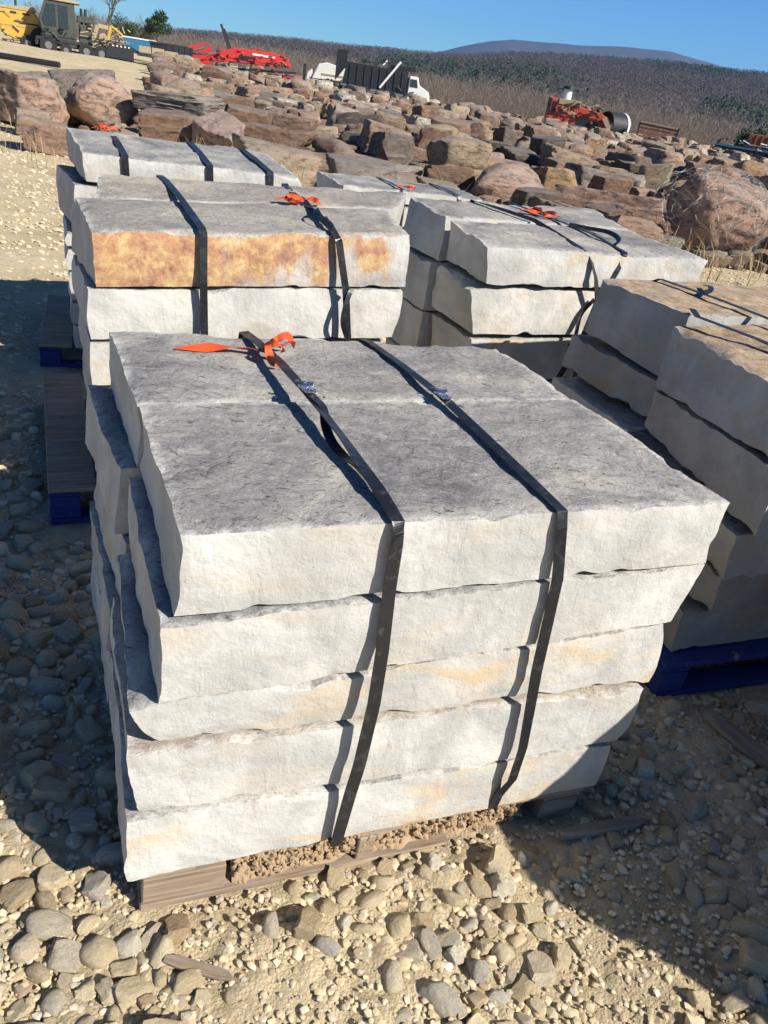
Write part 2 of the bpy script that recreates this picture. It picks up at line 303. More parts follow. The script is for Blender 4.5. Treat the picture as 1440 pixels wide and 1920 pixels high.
# ------------------------------------------------------------------ slabs
class Frame:
    def __init__(s, x, y, deg):
        a = math.radians(deg); s.o = np.array([x, y]); s.e = np.array([math.cos(a), math.sin(a)]); s.n = np.array([-s.e[1], s.e[0]]); s.a = a
    def w(s, a, b, z):
        p = s.o+s.e*a+s.n*b; return Vector((p[0], p[1], z))
def slab(fr, label, top, bot, cell=.022, seed=1, rough=1., warm=.3, brown=0., bright=1., rust=False, group=None, bulge=(0, 0)):
    C = np.array([top, bot], float)                     # [top/bottom][FL,FR,BR,BL][s,t,z]
    Ls = np.linalg.norm(C[0, 1]-C[0, 0]); Lt = np.linalg.norm(C[0, 3]-C[0, 0]); Lz = np.mean(C[0, :, 2]-C[1, :, 2])
    n = [max(3, int(round(L/cell))) for L in (Ls, Lt, Lz)]
    u, v, q = np.meshgrid(*[np.linspace(0, 1, k+1) for k in n], indexing='ij')
    surf = (u == 0) | (u == 1) | (v == 0) | (v == 1) | (q == 0) | (q == 1)
    I = np.full(u.shape, -1); I[surf] = np.arange(surf.sum()); u, v, q = u[surf], v[surf], q[surf]
    def bil(Q): return ((1-u)*(1-v))[:, None]*Q[0]+(u*(1-v))[:, None]*Q[1]+(u*v)[:, None]*Q[2]+((1-u)*v)[:, None]*Q[3]
    P = q[:, None]*bil(C[0])+(1-q)[:, None]*bil(C[1])
    S = P+np.array([seed*3.17, seed*1.7, seed*.9]); D = {'l': u*Ls, 'r': (1-u)*Ls, 'f': v*Lt, 'b': (1-v)*Lt}
    A = {'l': .011, 'r': .015, 'f': .0045, 'b': .008}; dirs = {'l': (-1, 0), 'r': (1, 0), 'f': (0, -1), 'b': (0, 1)}
    d0 = P*0
    for k, key in enumerate('lrfb'):
        wgt = np.clip(1-D[key]/.06, 0, 1)
        nn = fbm(S*np.array([5, 5, 8])+k*9, 3, seed+k)+.55*fbm(S*19+k, 3, seed+k+7)+.35*np.round(fbm(S*np.array([7, 7, 11])+k*4, 2, seed+k+3)*3)/3.
        if key in 'lr': nn = .75*nn+.5*fbm(S*np.array([2.5, 2.5, 9])+k*3, 2, seed+31)
        m = rough*A[key]*nn*wgt+.5*(bulge[0] if key == 'f' else bulge[1] if key in 'lr' else 0)*4*q*(1-q)*wgt
        d0[:, 0] += dirs[key][0]*m; d0[:, 1] += dirs[key][1]*m
    ed = np.minimum(np.minimum(D['l'], D['r']), np.minimum(D['f'], D['b']))
    tn = fbm(S*np.array([4, 6, 1]), 4, seed+50); ter = .004*np.round(tn*6)/6*1.3+.002*tn+.0012*fbm(S*25, 2, seed+51)
    d0[:, 2] += ter*rough*q**3*1.5 - ter*rough*(1-q)**3*.6
    cn = np.clip(fbm(S*9, 3, seed+60)-.05, 0, 1)
    d0[:, 2] -= np.clip(1-ed/.03, 0, 1)*q**6*(.002+.030*cn)*rough
    d0[:, 2] += np.clip(1-ed/.03, 0, 1)*(1-q)**6*(.001+.028*np.clip(fbm(S*9+5, 3, seed+61)-.05, 0, 1))*rough
    P = P+d0
    rim = np.clip(1.2-ed/.020, 0, 1)*(q > .5)
    W = np.stack([fr.o[0]+P[:, 0]*fr.e[0]+P[:, 1]*fr.n[0], fr.o[1]+P[:, 0]*fr.e[1]+P[:, 1]*fr.n[1], P[:, 2]], -1)
    c = W.mean(0); c[2] = W[:, 2].min(); W = W-c
    def qd(a, b, c_, d, flip):
        f = np.stack([a, b, c_, d], -1).reshape(-1, 4); return f[:, ::-1] if flip else f
    F = []
    for k, fl in ((0, True), (-1, False)):
        J = I[:, :, k]; F.append(qd(J[:-1, :-1], J[1:, :-1], J[1:, 1:], J[:-1, 1:], fl))
        J = I[:, k, :]; F.append(qd(J[:-1, :-1], J[1:, :-1], J[1:, 1:], J[:-1, 1:], not fl))
        J = I[k, :, :]; F.append(qd(J[:-1, :-1], J[1:, :-1], J[1:, 1:], J[:-1, 1:], fl))
    me = mesh_np('stone_slab', W, np.concatenate(F), True, 27)
    at = me.attributes.new('rim', 'FLOAT', 'POINT'); at.data.foreach_set('value', rim.astype(np.float32))
    if rust:
        st = np.clip(1-v*Lt/.02, 0, 1)*(.38*(u < .95)+sum(a_*np.exp(-((u-b_)/c_)**2-((q-d_)/e_)**2) for b_, d_, c_, e_, a_ in ((.04, .6, .10, .6, 1), (.18, .75, .12, .4, 1), (.16, .15, .2, .3, .75), (.33, .7, .05, .4, .5), (.47, .55, .07, .5, .8), (.58, .8, .07, .3, .9), (.69, .4, .02, .5, .7), (.72, .85, .05, .2, .8), (.88, .62, .06, .38, 1.))))
        at = me.attributes.new('stain', 'FLOAT', 'POINT'); at.data.foreach_set('value', st.astype(np.float32))
    o = obj('stone_slab', me, 'slab_stone_rust' if rust else 'slab_stone', None, Vector(c))
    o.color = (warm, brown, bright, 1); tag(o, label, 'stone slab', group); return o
def sl8(L, R, f, b, zt, zb, skew=0.):
    """slab corners from left/right s (top,bottom), front/back t, z tuples (left,right[,backleft,backright])"""
    Lt, Lb = L if isinstance(L, tuple) else (L, L); Rt, Rb = R if isinstance(R, tuple) else (R, R)
    zt = zt if isinstance(zt, tuple) else (zt, zt); zb = zb if isinstance(zb, tuple) else (zb, zb)
    if len(zt) == 2: zt = zt+(zt[1], zt[0])
    if len(zb) == 2: zb = zb+(zb[1], zb[0])
    fl, frr = f if isinstance(f, tuple) else (f, f); bl, br = b if isinstance(b, tuple) else (b, b)
    return ([(Lt, fl, zt[0]), (Rt, frr, zt[1]), (Rt-skew, br, zt[2]), (Lt-skew, bl, zt[3])], [(Lb, fl, zb[0]), (Rb, frr, zb[1]), (Rb-skew, br, zb[2]), (Lb-skew, bl, zb[3])])

# nearest stack
F1 = Frame(-.334, 1.089, 24.7); G1 = 'stone slabs in the nearest strapped stack'
slab(F1, 'wide pale slab with smooth grey top, topmost front slab of the nearest stack, under two black straps',
     [(0, 0, 1.0), (1.215, 0, 1.0), (1.19, .615, 1.0), (-.011, .583, 1.0)], [(-.002, .0, .834), (1.212, .0, .832), (1.19, .60, .834), (-.012, .578, .834)], .0105, 3, 1., .12, .05, 1., group=G1, bulge=(.004, -.014))
slab(F1, 'topmost back slab of the nearest stack, grey top with the orange ribbon lying across it',
     [(-.012, .590, .998), (1.19, .622, .998), (1.172, 1.08, 1.0), (-.047, 1.12, 1.0)], [(-.02, .592, .834), (1.19, .622, .834), (1.17, 1.08, .834), (-.05, 1.12, .834)], .013, 14, 1., .2, .05, 1., group=G1)
slab(F1, 'second slab down at the front of the nearest stack, pale with a narrow dark ledge along its top left',
     [(-.032, -.020, .826), (1.222, .006, .826), (1.20, .60, .83), (-.045, .55, .83)], [(-.030, -.012, .640), (1.175, .0, .662), (1.18, .6, .65), (-.045, .55, .64)], .0115, 25, 1., .2, .0, 1., group=G1, bulge=(.006, 0))
slab(F1, 'second slab down at the back left of the nearest stack, sticking out in the shade below the top slab',
     [(-.055, .60, .828), (1.15, .61, .828), (1.14, 1.06, .828), (-.112, 1.14, .828)], [(-.075, .60, .645), (1.15, .61, .65), (1.14, 1.06, .65), (-.125, 1.14, .645)], .02, 36, 1., .4, group=G1)
slab(F1, 'yellowish middle slab at the front of the nearest stack, third from the top, with a rounded right end',
     [(-.083, -.008, .637), (1.172, .010, .650), (1.17, .6, .65), (-.07, .55, .637)], [(-.028, -.004, .533), (1.205, .012, .452), (1.17, .6, .46), (-.07, .55, .535)], .0115, 47, 1.1, .75, .1, .98, group=G1, bulge=(.008, .022))
slab(F1, 'third slab down at the back left of the nearest stack, rusty edge in the shade',
     [(-.05, .56, .64), (1.12, .61, .645), (1.1, 1.05, .645), (-.09, 1.1, .64)], [(-.08, .56, .48), (1.12, .61, .48), (1.1, 1.05, .48), (-.11, 1.1, .48)], .02, 58, 1.2, 1., group=G1)
slab(F1, 'fourth slab down at the front of the nearest stack, chalky white with a chipped orange patch at top left',
     [(-.088, -.016, .530), (1.176, .0, .449), (1.15, .58, .45), (-.09, .5, .53)], [(-.068, -.014, .348), (1.150, .0, .266), (1.15, .58, .27), (-.09, .5, .35)], .0115, 69, 1.2, .15, .3, 1., group=G1, bulge=(.004, .01))
slab(F1, 'fourth slab down at the back left of the nearest stack, shaded end jutting over the gravel',
     [(-.09, .52, .477), (1.1, .6, .46), (1.1, 1.03, .46), (-.12, 1.08, .477)], [(-.1, .52, .34), (1.1, .6, .3), (1.1, 1.03, .3), (-.13, 1.08, .34)], .022, 70, 1.2, .6, group=G1)
slab(F1, 'bottom front slab of the nearest stack, cream with a yellow band, resting on the brown wooden pallet',
     [(-.098, -.022, .346), (1.130, -.004, .264), (1.12, .58, .27), (-.1, .5, .35)], [(-.102, -.03, .163), (1.138, .0, .100), (1.12, .58, .11), (-.1, .5, .16)], .0115, 81, 1., .65, .1, 1., group=G1, bulge=(.006, .006))
slab(F1, 'bottom slab at the back left of the nearest stack, in deep shade above the pallet',
     [(-.1, .52, .336), (1.1, .6, .29), (1.1, 1.03, .29), (-.12, 1.08, .336)], [(-.11, .52, .165), (1.1, .6, .13), (1.1, 1.03, .13), (-.13, 1.08, .165)], .022, 92, 1.2, .5, group=G1)

# stack behind it (rust stained)
F2 = Frame(-1.116, 2.637, 28); G2 = 'stone slabs in the stack with the rust stained face'
slab(F2, 'thick top slab with orange and rust stained front face, second stack from the front',
     [(0, 0, 1.15), (1.185, .0, 1.213), (1.25, .40, 1.245), (-.010, .505, 1.172)], [(.005, .0, .962), (1.20, .01, 1.005), (1.25, .40, 1.02), (-.03, .505, .97)], .016, 103, 1., .4, .15, .95, True, G2, bulge=(.012, .008))
slab(F2, 'top back slab behind the rust stained slab, its grey top catching a pointed shadow at the right',
     [(.06, .515, 1.182), (1.30, .405, 1.245), (1.50, .74, 1.275), (.125, .93, 1.215)], [(.05, .515, .99), (1.28, .41, 1.02), (1.48, .74, 1.04), (.11, .93, 1.0)], .02, 114, 1., .3, .2, .95, group=G2)
slab(F2, 'white rough slab directly below the rust stained slab',
     [(-.02, .004, .952), (1.185, .01, .995), (1.2, .45, 1.0), (-.03, .5, .96)], [(-.018, .0, .775), (1.17, .01, .79), (1.2, .45, .8), (-.03, .5, .78)], .016, 125, 1., .1, 0, 1., group=G2, bulge=(.01, .012))
for k, (zt, zb, lab) in enumerate([(.762, .60, 'third slab down in the rust stained stack, only its pale left corner showing beside the nearest stack'), (.59, .41, 'fourth slab down in the rust stained stack, shaded end above the blue pallet'), (.40, .18, 'lowest slab of the rust stained stack, lying on the blue edged pallet')]):
    slab(F2, lab, *sl8(-.02+.01*k, 1.16, 0., .5, zt, zb), cell=.025, seed=136+k*7, warm=.4, group=G2, bulge=(.01, .01))
for k, (zt, zb, lab) in enumerate([(.98, .79, 'back slab second from the top in the rust stained stack, behind its white slab'), (.78, .60, 'back slab of the middle layer in the rust stained stack'), (.59, .40, 'back slab one layer above the lowest in the rust stained stack'), (.39, .18, 'back slab of the lowest layer in the rust stained stack')]):
    slab(F2, lab, *sl8(.0, 1.2, .53, .95, zt, zb, -.06), cell=.04, seed=160+k*7, warm=.4, group=G2)

# third stack on the left, farther back
F3 = Frame(-1.82, 4.226, 22); G3 = 'stone slabs in the three strap stack at the left back'
slab(F3, 'white fronted top slab of the three strap stack at the left back',
     [(0, 0, 1.2), (1.14, 0, 1.2), (1.05, .80, 1.245), (-.095, .62, 1.25)], [(.012, 0, 1.06), (1.16, .0, 1.065), (1.06, .80, 1.08), (-.09, .62, 1.08)], .02, 201, 1.1, .2, .0, 1.05, group=G3, bulge=(.005, .01))
zz = [(1.045, .80), (.79, .715), (.70, .60), (.59, .43), (.42, .30), (.29, .15)]
ll = ['second slab of the three strap stack, big rounded grey end poking out at the left', 'thin third slab of the three strap stack with a small sunlit patch on its front', 'fourth slab down in the three strap stack, dark end above the shaded ground', 'fifth slab down in the three strap stack', 'sixth slab down in the three strap stack', 'lowest slab of the three strap stack, on its blue pallet']
sL = [-.04, -.10, -.10, -.09, -.09, -.08]
for k, (a, b) in enumerate(zz):
    slab(F3, ll[k], *sl8(sL[k], 1.12, .0, .66, a, b, .12 if k == 0 else .03), cell=.025, seed=210+k*7, warm=.3, group=G3, bulge=(.004, .02))

# fourth stack on the right
F4 = Frame(.271, 3.62, 28); G4 = 'stone slabs in the stack right of the rust stained stack'
slab(F4, 'top front slab of the stack right of the rust stained one, chipped left corner in shadow',
     [(0, 0, 1.15), (1.283, -.055, 1.17), (1.25, .53, 1.2), (.02, .405, 1.19)], [(.035, .0, .978), (1.25, -.04, 1.01), (1.25, .53, 1.02), (.03, .405, 1.0)], .018, 301, 1.1, .45, .05, 1., group=G4, bulge=(.006, .0))
slab(F4, 'top back slab of the stack right of the rust stained one, behind a white joint line',
     [(.036, .49, 1.198), (1.245, .545, 1.2), (1.34, 1.02, 1.23), (.016, .87, 1.22)], [(.03, .48, .97), (1.245, .545, 1.0), (1.33, 1.02, 1.02), (-.01, .87, .99)], .025, 312, 1.1, .3, .05, 1., group=G4)
slab(F4, 'second slab down at the front of the stack right of the rust stained one, cream with wavy split face',
     [(-.03, .03, .955), (1.24, -.02, .99), (1.24, .5, .99), (0., .42, .98)], [(.02, .02, .742), (1.24, -.01, .765), (1.24, .5, .77), (0., .42, .76)], .018, 323, 1.7, .35, 0, 1., group=G4, bulge=(.01, 0))
slab(F4, 'third slab down at the front of that right stack, yellow strip showing above the shade',
     *sl8((.03, .05), 1.24, .03, .45, (.718, .74), (.50, .52)), cell=.025, seed=334, warm=.9, group=G4)
slab(F4, 'lowest front slab of the stack right of the rust stained one',
     *sl8((.03, .03), 1.22, .02, .45, (.49, .50), (.17, .17)), cell=.03, seed=336, warm=.5, group=G4)
for k, (zt, zb, lab) in enumerate([(.965, .72, 'second back slab of the right stack, its dark end beside the white slab corner'), (.71, .47, 'third back slab of the right stack, brownish shaded end'), (.46, .17, 'lowest back slab of the right stack')]):
    slab(F4, lab, *sl8((-.005, -.01), 1.24, .49, .88, zt, zb), cell=.03, seed=345+k*7, warm=.7, group=G4)

# fifth stack at the right edge
F5 = Frame(1.006, 2.170, 28); G5 = 'stone slabs in the stack cut off by the right edge'  # low bright values put deeper shade into these slabs' colour
slab(F5, 'top back slab with brown weathered top at the right edge of the photo, square shaded end',
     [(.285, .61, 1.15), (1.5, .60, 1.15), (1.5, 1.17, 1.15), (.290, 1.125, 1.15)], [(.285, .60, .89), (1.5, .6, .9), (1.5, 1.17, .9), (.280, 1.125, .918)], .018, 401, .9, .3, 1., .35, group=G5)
slab(F5, 'top front slab at the right edge with a thin pale strip along its shaded left side',
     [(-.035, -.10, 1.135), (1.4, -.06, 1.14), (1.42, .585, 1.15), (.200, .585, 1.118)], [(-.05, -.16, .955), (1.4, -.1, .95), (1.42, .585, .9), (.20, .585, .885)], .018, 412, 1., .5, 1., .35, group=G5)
slab(F5, 'second slab down at the back of the right edge stack, dark brown rough end',
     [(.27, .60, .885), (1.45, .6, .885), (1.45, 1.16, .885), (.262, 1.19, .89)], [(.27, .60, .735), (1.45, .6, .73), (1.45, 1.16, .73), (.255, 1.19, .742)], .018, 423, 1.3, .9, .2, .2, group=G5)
slab(F5, 'thick second slab down at the front of the right edge stack, smooth dark side with white specks',
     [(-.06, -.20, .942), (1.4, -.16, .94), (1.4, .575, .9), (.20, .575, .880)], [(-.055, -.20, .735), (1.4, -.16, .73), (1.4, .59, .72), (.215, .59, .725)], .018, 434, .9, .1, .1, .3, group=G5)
for k, (zt, zb, s0, lab) in enumerate([(.722, .545, -.06, 'third slab down at the front of the right edge stack'), (.515, .36, .03, 'fourth slab down in the right edge stack with a glinting rough end'), (.335, .165, -.01, 'lowest slab of the right edge stack, on the blue pallet')]):
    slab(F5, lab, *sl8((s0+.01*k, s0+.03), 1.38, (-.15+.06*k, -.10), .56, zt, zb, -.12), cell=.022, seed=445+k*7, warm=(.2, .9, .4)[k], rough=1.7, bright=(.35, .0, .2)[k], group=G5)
    slab(F5, lab.replace('front', 'rear').replace('slab down in', 'rear slab down in').replace('lowest slab', 'lowest rear slab'), *sl8((.2+s0, .2+s0), 1.38, .58, 1.15, zt, zb, -.05), cell=.03, seed=475+k*7, warm=.3, rough=1.4, group=G5)

# sixth stack, low behind
F6 = Frame(-.72, 6.5, 25); G6 = 'stone slabs in the small far stack behind the rust stained one'
slab(F6, 'top slab of the small far stack, white edge with two straps, between the bigger stacks',
     [(0, 0, 1.0), (1.25, -.06, 1.0), (1.25, .62, 1.01), (-.06, .55, 1.02)], [(0, 0, .90), (1.25, -.06, .9), (1.25, .62, .9), (-.06, .5, .9)], .03, 501, 1.2, .1, .0, 1.05, group=G6)
for k, (zt, zb) in enumerate([(.89, .72), (.71, .54), (.53, .35), (.34, .16)]):
    slab(F6, ('second', 'third', 'fourth', 'lowest')[k]+' slab from the top in the small far stack, greyish and mostly hidden', *sl8(-.05+.02*k, 1.2, -.05, .55, zt, zb), cell=.04, seed=510+k*7, warm=.4, group=G6)

# seventh stack: just outside the frame on the right, it throws the shadow over the gravel
F7 = Frame(1.93, .50, 24); G7 = 'stone slabs in the stack whose shadow falls across the gravel'
for k in range(5):
    slab(F7, ('lowest', 'second lowest', 'middle', 'second highest', 'topmost')[k]+' slab of the stack standing right of the gravel shadow', *sl8(.0+.02*(k % 2), 1.22, .0, .72, .37+k*.208, .165+k*.208), cell=.04, seed=601+k*7, warm=.4, group=G7)

F8 = Frame(1.78, 1.42, 24); G8 = 'stone slabs in the unseen tall stack added to shade the right edge stack'  # out-of-view stack, added to keep sun off the right edge stack
for k in range(6):
    slab(F8, ('lowest', 'second lowest', 'third lowest', 'third highest', 'second highest', 'topmost')[k]+' slab of the unseen tall stack added to shade the right edge stack', *sl8(.0+.02*(k % 2), 1.1, .0, .5, .37+k*.205, .165+k*.205), cell=.04, seed=651+k*7, warm=.4, group=G8)

# ------------------------------------------------------------------ pallets
def pallet(fr, s0, s1, t0, t1, h, label, blue=False, zr=0., grey_deck=True):
    root = empty('pallet', fr.w(s0, t0, 0), fr.a); W = s1-s0; D = t1-t0
    side = 'blue_wood' if blue else 'weathered_wood'
    def brd(name, mat, x0, x1, y0, y1, z0, z1):
        nxx = max(2, int((x1-x0)/.05)); m = MB().box(x0, x1, y0, y1, z0, z1)
        return m.build(name, mat, root, .003)
    for k in range(5):
        if blue and grey_deck:
            x = k*(W-.13)/4; o_ = brd('deck_board', 'weathered_wood', x, x+.13+(.05 if k == 0 else 0), 0, D, h-.022, h)
            continue
        y = k*(D-.12)/4
        brd('deck_board', 'weathered_wood' if grey_deck else side, 0, W, y, y+(.125 if k not in (0,) else .12), h-.022, h)
    for k in range(3):
        brd('bottom_board', side if k == 0 else 'weathered_wood', 0.0, W, k*(D-.1)/2, k*(D-.1)/2+.1, .004, .024)
    for x in (0, W/2-.07, W-.12):
        for y in (.004, D/2-.06, D-.125):
            brd('block', side, x+(.004 if x == 0 else 0), x+(.19 if x == 0 and not blue else .116)-(.07 if 0 < x < W/2 else 0), y, y+.12, .026, h-.045)
        brd('stringer_board', side, x, x+.12, .006, D-.006, h-.043, h-.024)
    tag(root, label, 'pallet', 'wooden pallets under the stacks'); return root
p1 = pallet(F1, -.075, 1.10, .002, 1.08, .150, 'brown weathered wooden pallet under the nearest stack, dirt packed in its opening')
p1.rotation_euler = (0, math.radians(2.2), F1.a)
p1.location.z = .002
# painted pallets
pallet(Frame(-1.306, 2.574, 26), 0, 1.2, 0, 1.28, .165, 'pallet with grey boards and blue painted front under the rust stained stack', True)
pallet(Frame(-2.12, 4.2, 22), 0, 1.22, 0, 1.05, .148, 'blue painted pallet under the three strap stack at the left back', True)
pallet(Frame(1.014, 2.091, 22.3), 0, 1.3, 0, 1.2, .155, 'blue painted pallet under the stack at the right edge', True, grey_deck=False)
pallet(F4, 0, 1.25, 0, .9, .16, 'weathered pallet under the stack right of the rust stained one', False)
pallet(F6, 0, 1.2, -.03, .55, .155, 'weathered pallet under the small far stack', False)
pallet(F8, 0, 1.1, 0, .5, .16, 'weathered pallet under the unseen tall stack added to shade the right edge stack', False)
pallet(F7, 0, 1.2, 0, .72, .16, 'weathered pallet under the stack standing right of the gravel shadow', False)

# dirt clods packed into the pallet opening
def clump(n, region, seed, size):
    rs = np.random.RandomState(seed); V = []; Fs = []; k = 0
    for i in range(n):
        s, t, z = [rs.uniform(a, b) for a, b in region]; r = rs.uniform(*size); c = F1.w(s, t, z)
        v, f = ICO1; d = v*(1+.35*rs.uniform(-1, 1, (len(v), 1)))*r*rs.uniform(.7, 1.2, 3)
        V.append(d+np.array(c)); Fs.append(f+k); k += len(v)
    return np.concatenate(V), np.concatenate(Fs)
def ico(sub):
    bm = bmesh.new(); bmesh.ops.create_icosphere(bm, subdivisions=sub, radius=1.); bm.verts.ensure_lookup_table()
    v = np.array([x.co[:] for x in bm.verts]); f = np.array([[l.index for l in p.verts] for p in bm.faces]); bm.free(); return v, f
ICO1, ICO2, ICO3, ICO4, ICO5 = ico(1), ico(2), ico(3), ico(4), ico(5)
# core mound plus crumbs on its surface
gx, gz = np.meshgrid(np.linspace(.135, .93, 90), np.linspace(0, 1, 12), indexing='ij')
hh = .125-.05*(gx-.1)
Pd = np.stack([gx, gz*0, gz], -1).reshape(-1, 3)
tt = .050-.035*(1-gz)**2+.030*fbm(Pd*np.array([18, 1, 3]), 3, 4).reshape(gx.shape)
dv = np.array([F1.w(a, b, c) for a, b, c in zip(gx.ravel(), tt.ravel(), (.02+gz*hh).ravel())])
nI = np.arange(gx.size).reshape(gx.shape); dF = np.stack([nI[:-1, :-1], nI[1:, :-1], nI[1:, 1:], nI[:-1, 1:]], -1).reshape(-1, 4)
cv, cf = clump(2600, ((.14, .92), (.012, .050), (.018, .125)), 5, (.0025, .011))
V = np.concatenate([dv, cv]); me = mesh_np('packed_dirt', V, [dF, cf+len(dv)], False)
t = NT('reddish_dirt', .97, .1); t.color(t.mix(t.noise(t.co(), 30, 5, .7), (.28, .19, .11), (.48, .36, .23))); t.bump(t.noise(t.co(), 120, 5, .7), .6, .006)
tag(obj('packed_dirt', me, 'reddish_dirt'), 'crumbly reddish dirt packed into the opening of the front pallet', 'dirt', kind='stuff')

# ------------------------------------------------------------------ straps
def catmull(pts, n):
    pts = [Vector(p) for p in pts]; out = []
    Q = [pts[0]*2-pts[1]]+pts+[pts[-1]*2-pts[-2]]
    for i in range(1, len(Q)-2):
        for k in range(n):
            t = k/n; a, b, c, d = Q[i-1:i+3]
            out.append(.5*((2*b)+(c-a)*t+(2*a-5*b+4*c-d)*t*t+(3*b-a-3*c+d)*t**3))
    out.append(pts[-1]); return out
def band(pts, side, width, thick=.0018, twist=None):
    """pts world; side: vector(s) along the width; returns MB"""
    m = MB(); n = len(pts); vs = []
    for i, p in enumerate(pts):
        tg = (pts[min(i+1, n-1)]-pts[max(i-1, 0)]).normalized(); s = side - tg*side.dot(tg)
        if s.length < 1e-4: s = tg.orthogonal()
        s.normalize(); nn = s.cross(tg)
        a = twist(i/(n-1)) if twist else 0.
        s2 = s*math.cos(a)+nn*math.sin(a); n2 = nn*math.cos(a)-s2.cross(tg)*0-s*math.sin(a)
        wd = width(i/(n-1)) if callable(width) else width
        vs += [p-s2*wd/2+n2*thick, p+s2*wd/2+n2*thick, p+s2*wd/2-n2*thick, p-s2*wd/2-n2*thick]
    fs = [(0, 1, 2, 3), (4*n-1, 4*n-2, 4*n-3, 4*n-4)]
    for i in range(n-1):
        for k in range(4): fs.append((4*i+k, 4*i+(k+1) % 4, 4*i+4+(k+1) % 4, 4*i+4+k))
    return m.add(vs, fs)
def strap(fr, P, label, width=.028, buckle=None, sub=5, tw=None, tail=None, hard=True):
    pts = [fr.w(*p) for p in P]
    seg = []
    for i in range(len(pts)-1):
        for k in range(sub): seg.append(pts[i].lerp(pts[i+1], k/sub))
    seg.append(pts[-1]); ct = sum(seg, Vector())/len(seg)
    side = Vector((fr.e[0], fr.e[1], 0))
    m = band([p-ct for p in seg], side, width, .0013, tw)
    o = m.build('strap', 'black_strap'); o.location = ct
    tag(o, label, 'strap', 'black straps round the stone stacks')
    if buckle:                      # crimped metal seal wrapped round the band
        a, b = [fr.w(*p) for p in buckle]; b2 = MB(); d = (b-a); rs = random.Random(4)
        for k in range(5):
            p0 = a+d*(k/5.); p1 = a+d*((k+.8)/5.); j = rs.uniform(-.004, .004)
            q = band([p0-ct+Vector((0, 0, .003+abs(j))), ((p0+p1)/2)-ct+Vector((j, 0, .007)), p1-ct+Vector((0, 0, .003))], side, width*1.35, .002, lambda t, r=rs.uniform(-.3, .3): r)
            b2.add(q.v, q.f)
        b2.build('buckle', 'bright_steel', o)
    if tail:
        for tp in tail:
            c = catmull([fr.w(*p)-ct for p in tp[0]], 6)
            band(c, side, tp[1], .0015, tp[2]).build('loose_end', 'black_strap', o)
    return o
strap(F1, [(.363, .10, .14), (.363, -.042, .15), (.363, -.044, .19), (.372, -.050, .33), (.381, -.052, .42), (.393, -.046, .587), (.395, -.038, .72), (.395, -.022, .86), (.396, -.016, .985), (.396, -.008, 1.006), (.392, .10, 1.020), (.384, .30, 1.034), (.372, .552, 1.040), (.360, .79, 1.034), (.345, 1.0, 1.02), (.335, 1.13, 1.006), (.335, 1.14, .99), (.335, 1.16, .80), (.335, 1.16, .40), (.335, 1.1, .14)],
      'left black strap over the nearest stack, with the orange ribbon and a silver clip', .028, ((.374, .525, 1.046), (.369, .60, 1.046)), 5,
      lambda t: .25*math.sin(t*40)*(.42 < t < .62)+.2*math.sin(t*9),
      [([(.373, .53, 1.044), (.383, .46, 1.040), (.374, .40, 1.022), (.368, .33, 1.014), (.374, .26, 1.012), (.386, .20, 1.016), (.393, .12, 1.016)], .022, lambda t: .2*math.sin(t*9))])
strap(F1, [(.802, .10, .105), (.802, -.010, .115), (.802, -.018, .17), (.812, -.040, .25), (.818, -.036, .352), (.808, -.032, .47), (.798, -.026, .593), (.783, -.022, .846), (.762, -.014, .97), (.758, -.006, 1.006), (.757, .10, 1.008), (.757, .30, 1.010), (.756, .60, 1.013), (.74, .85, 1.010), (.715, 1.06, 1.008), (.707, 1.10, 1.004), (.707, 1.12, .8), (.707, 1.12, .3), (.707, 1.1, .12)],
      'right black strap over the nearest stack, lying flat with a silver clip', .027, ((.757, .565, 1.014), (.756, .64, 1.014)), 5, lambda t: .12*math.sin(t*23))
# second stack straps
strap(F2, [(.40, -.02, .17), (.385, -.03, .60), (.378, -.032, .81), (.37, -.03, 1.0), (.368, -.02, 1.165), (.366, .0, 1.183), (.37, .25, 1.20), (.375, .50, 1.215), (.38, .80, 1.225), (.38, .96, 1.222), (.38, .98, 1.0), (.38, 1.0, .2)], 'left flat black strap over the rust stained slab', .028, None, 4)
strap(F2, [(.97, -.02, .17), (.96, -.035, .60), (.954, -.042, .80), (.92, -.04, 1.0), (.875, -.03, 1.175), (.862, .0, 1.203), (.86, .06, 1.225), (.87, .18, 1.23), (.885, .34, 1.228), (.89, .48, 1.238), (.91, .70, 1.24), (.93, .86, 1.25), (.94, .9, 1.0), (.94, .92, .2)], 'right black strap over the rust stained slab, slack with an orange ribbon on it', .028, None, 5,
      lambda t: .9*math.sin(t*30)*(.5 < t < .72), [([(.862, .02, 1.21), (.835, .08, 1.235), (.84, .16, 1.25), (.87, .22, 1.24)], .026, lambda t: 1.+.4*math.sin(t*7)), ([(.95, -.045, .80), (.915, -.06, .88), (.93, -.05, .97), (.945, -.042, 1.0)], .02, None)])
# third stack straps
for s0, s1, nm in ((.205, .14, 'leftmost of three straps on the left back stack, orange ribbon tied at its far end'), (.64, .60, 'middle strap of the three on the left back stack'), (.97, .91, 'rightmost strap of the three on the left back stack')):
    strap(F3, [(s0+.01, -.02, .2), (s0+.01, -.015, 1.0), (s0, -.013, 1.195), (s0, .0, 1.208), (s0*.5+s1*.5, .4, 1.235), (s1, .72, 1.25), (s1, .80, 1.22), (s1, .83, .9), (s1, .83, .2)], nm, .036, None, 4)
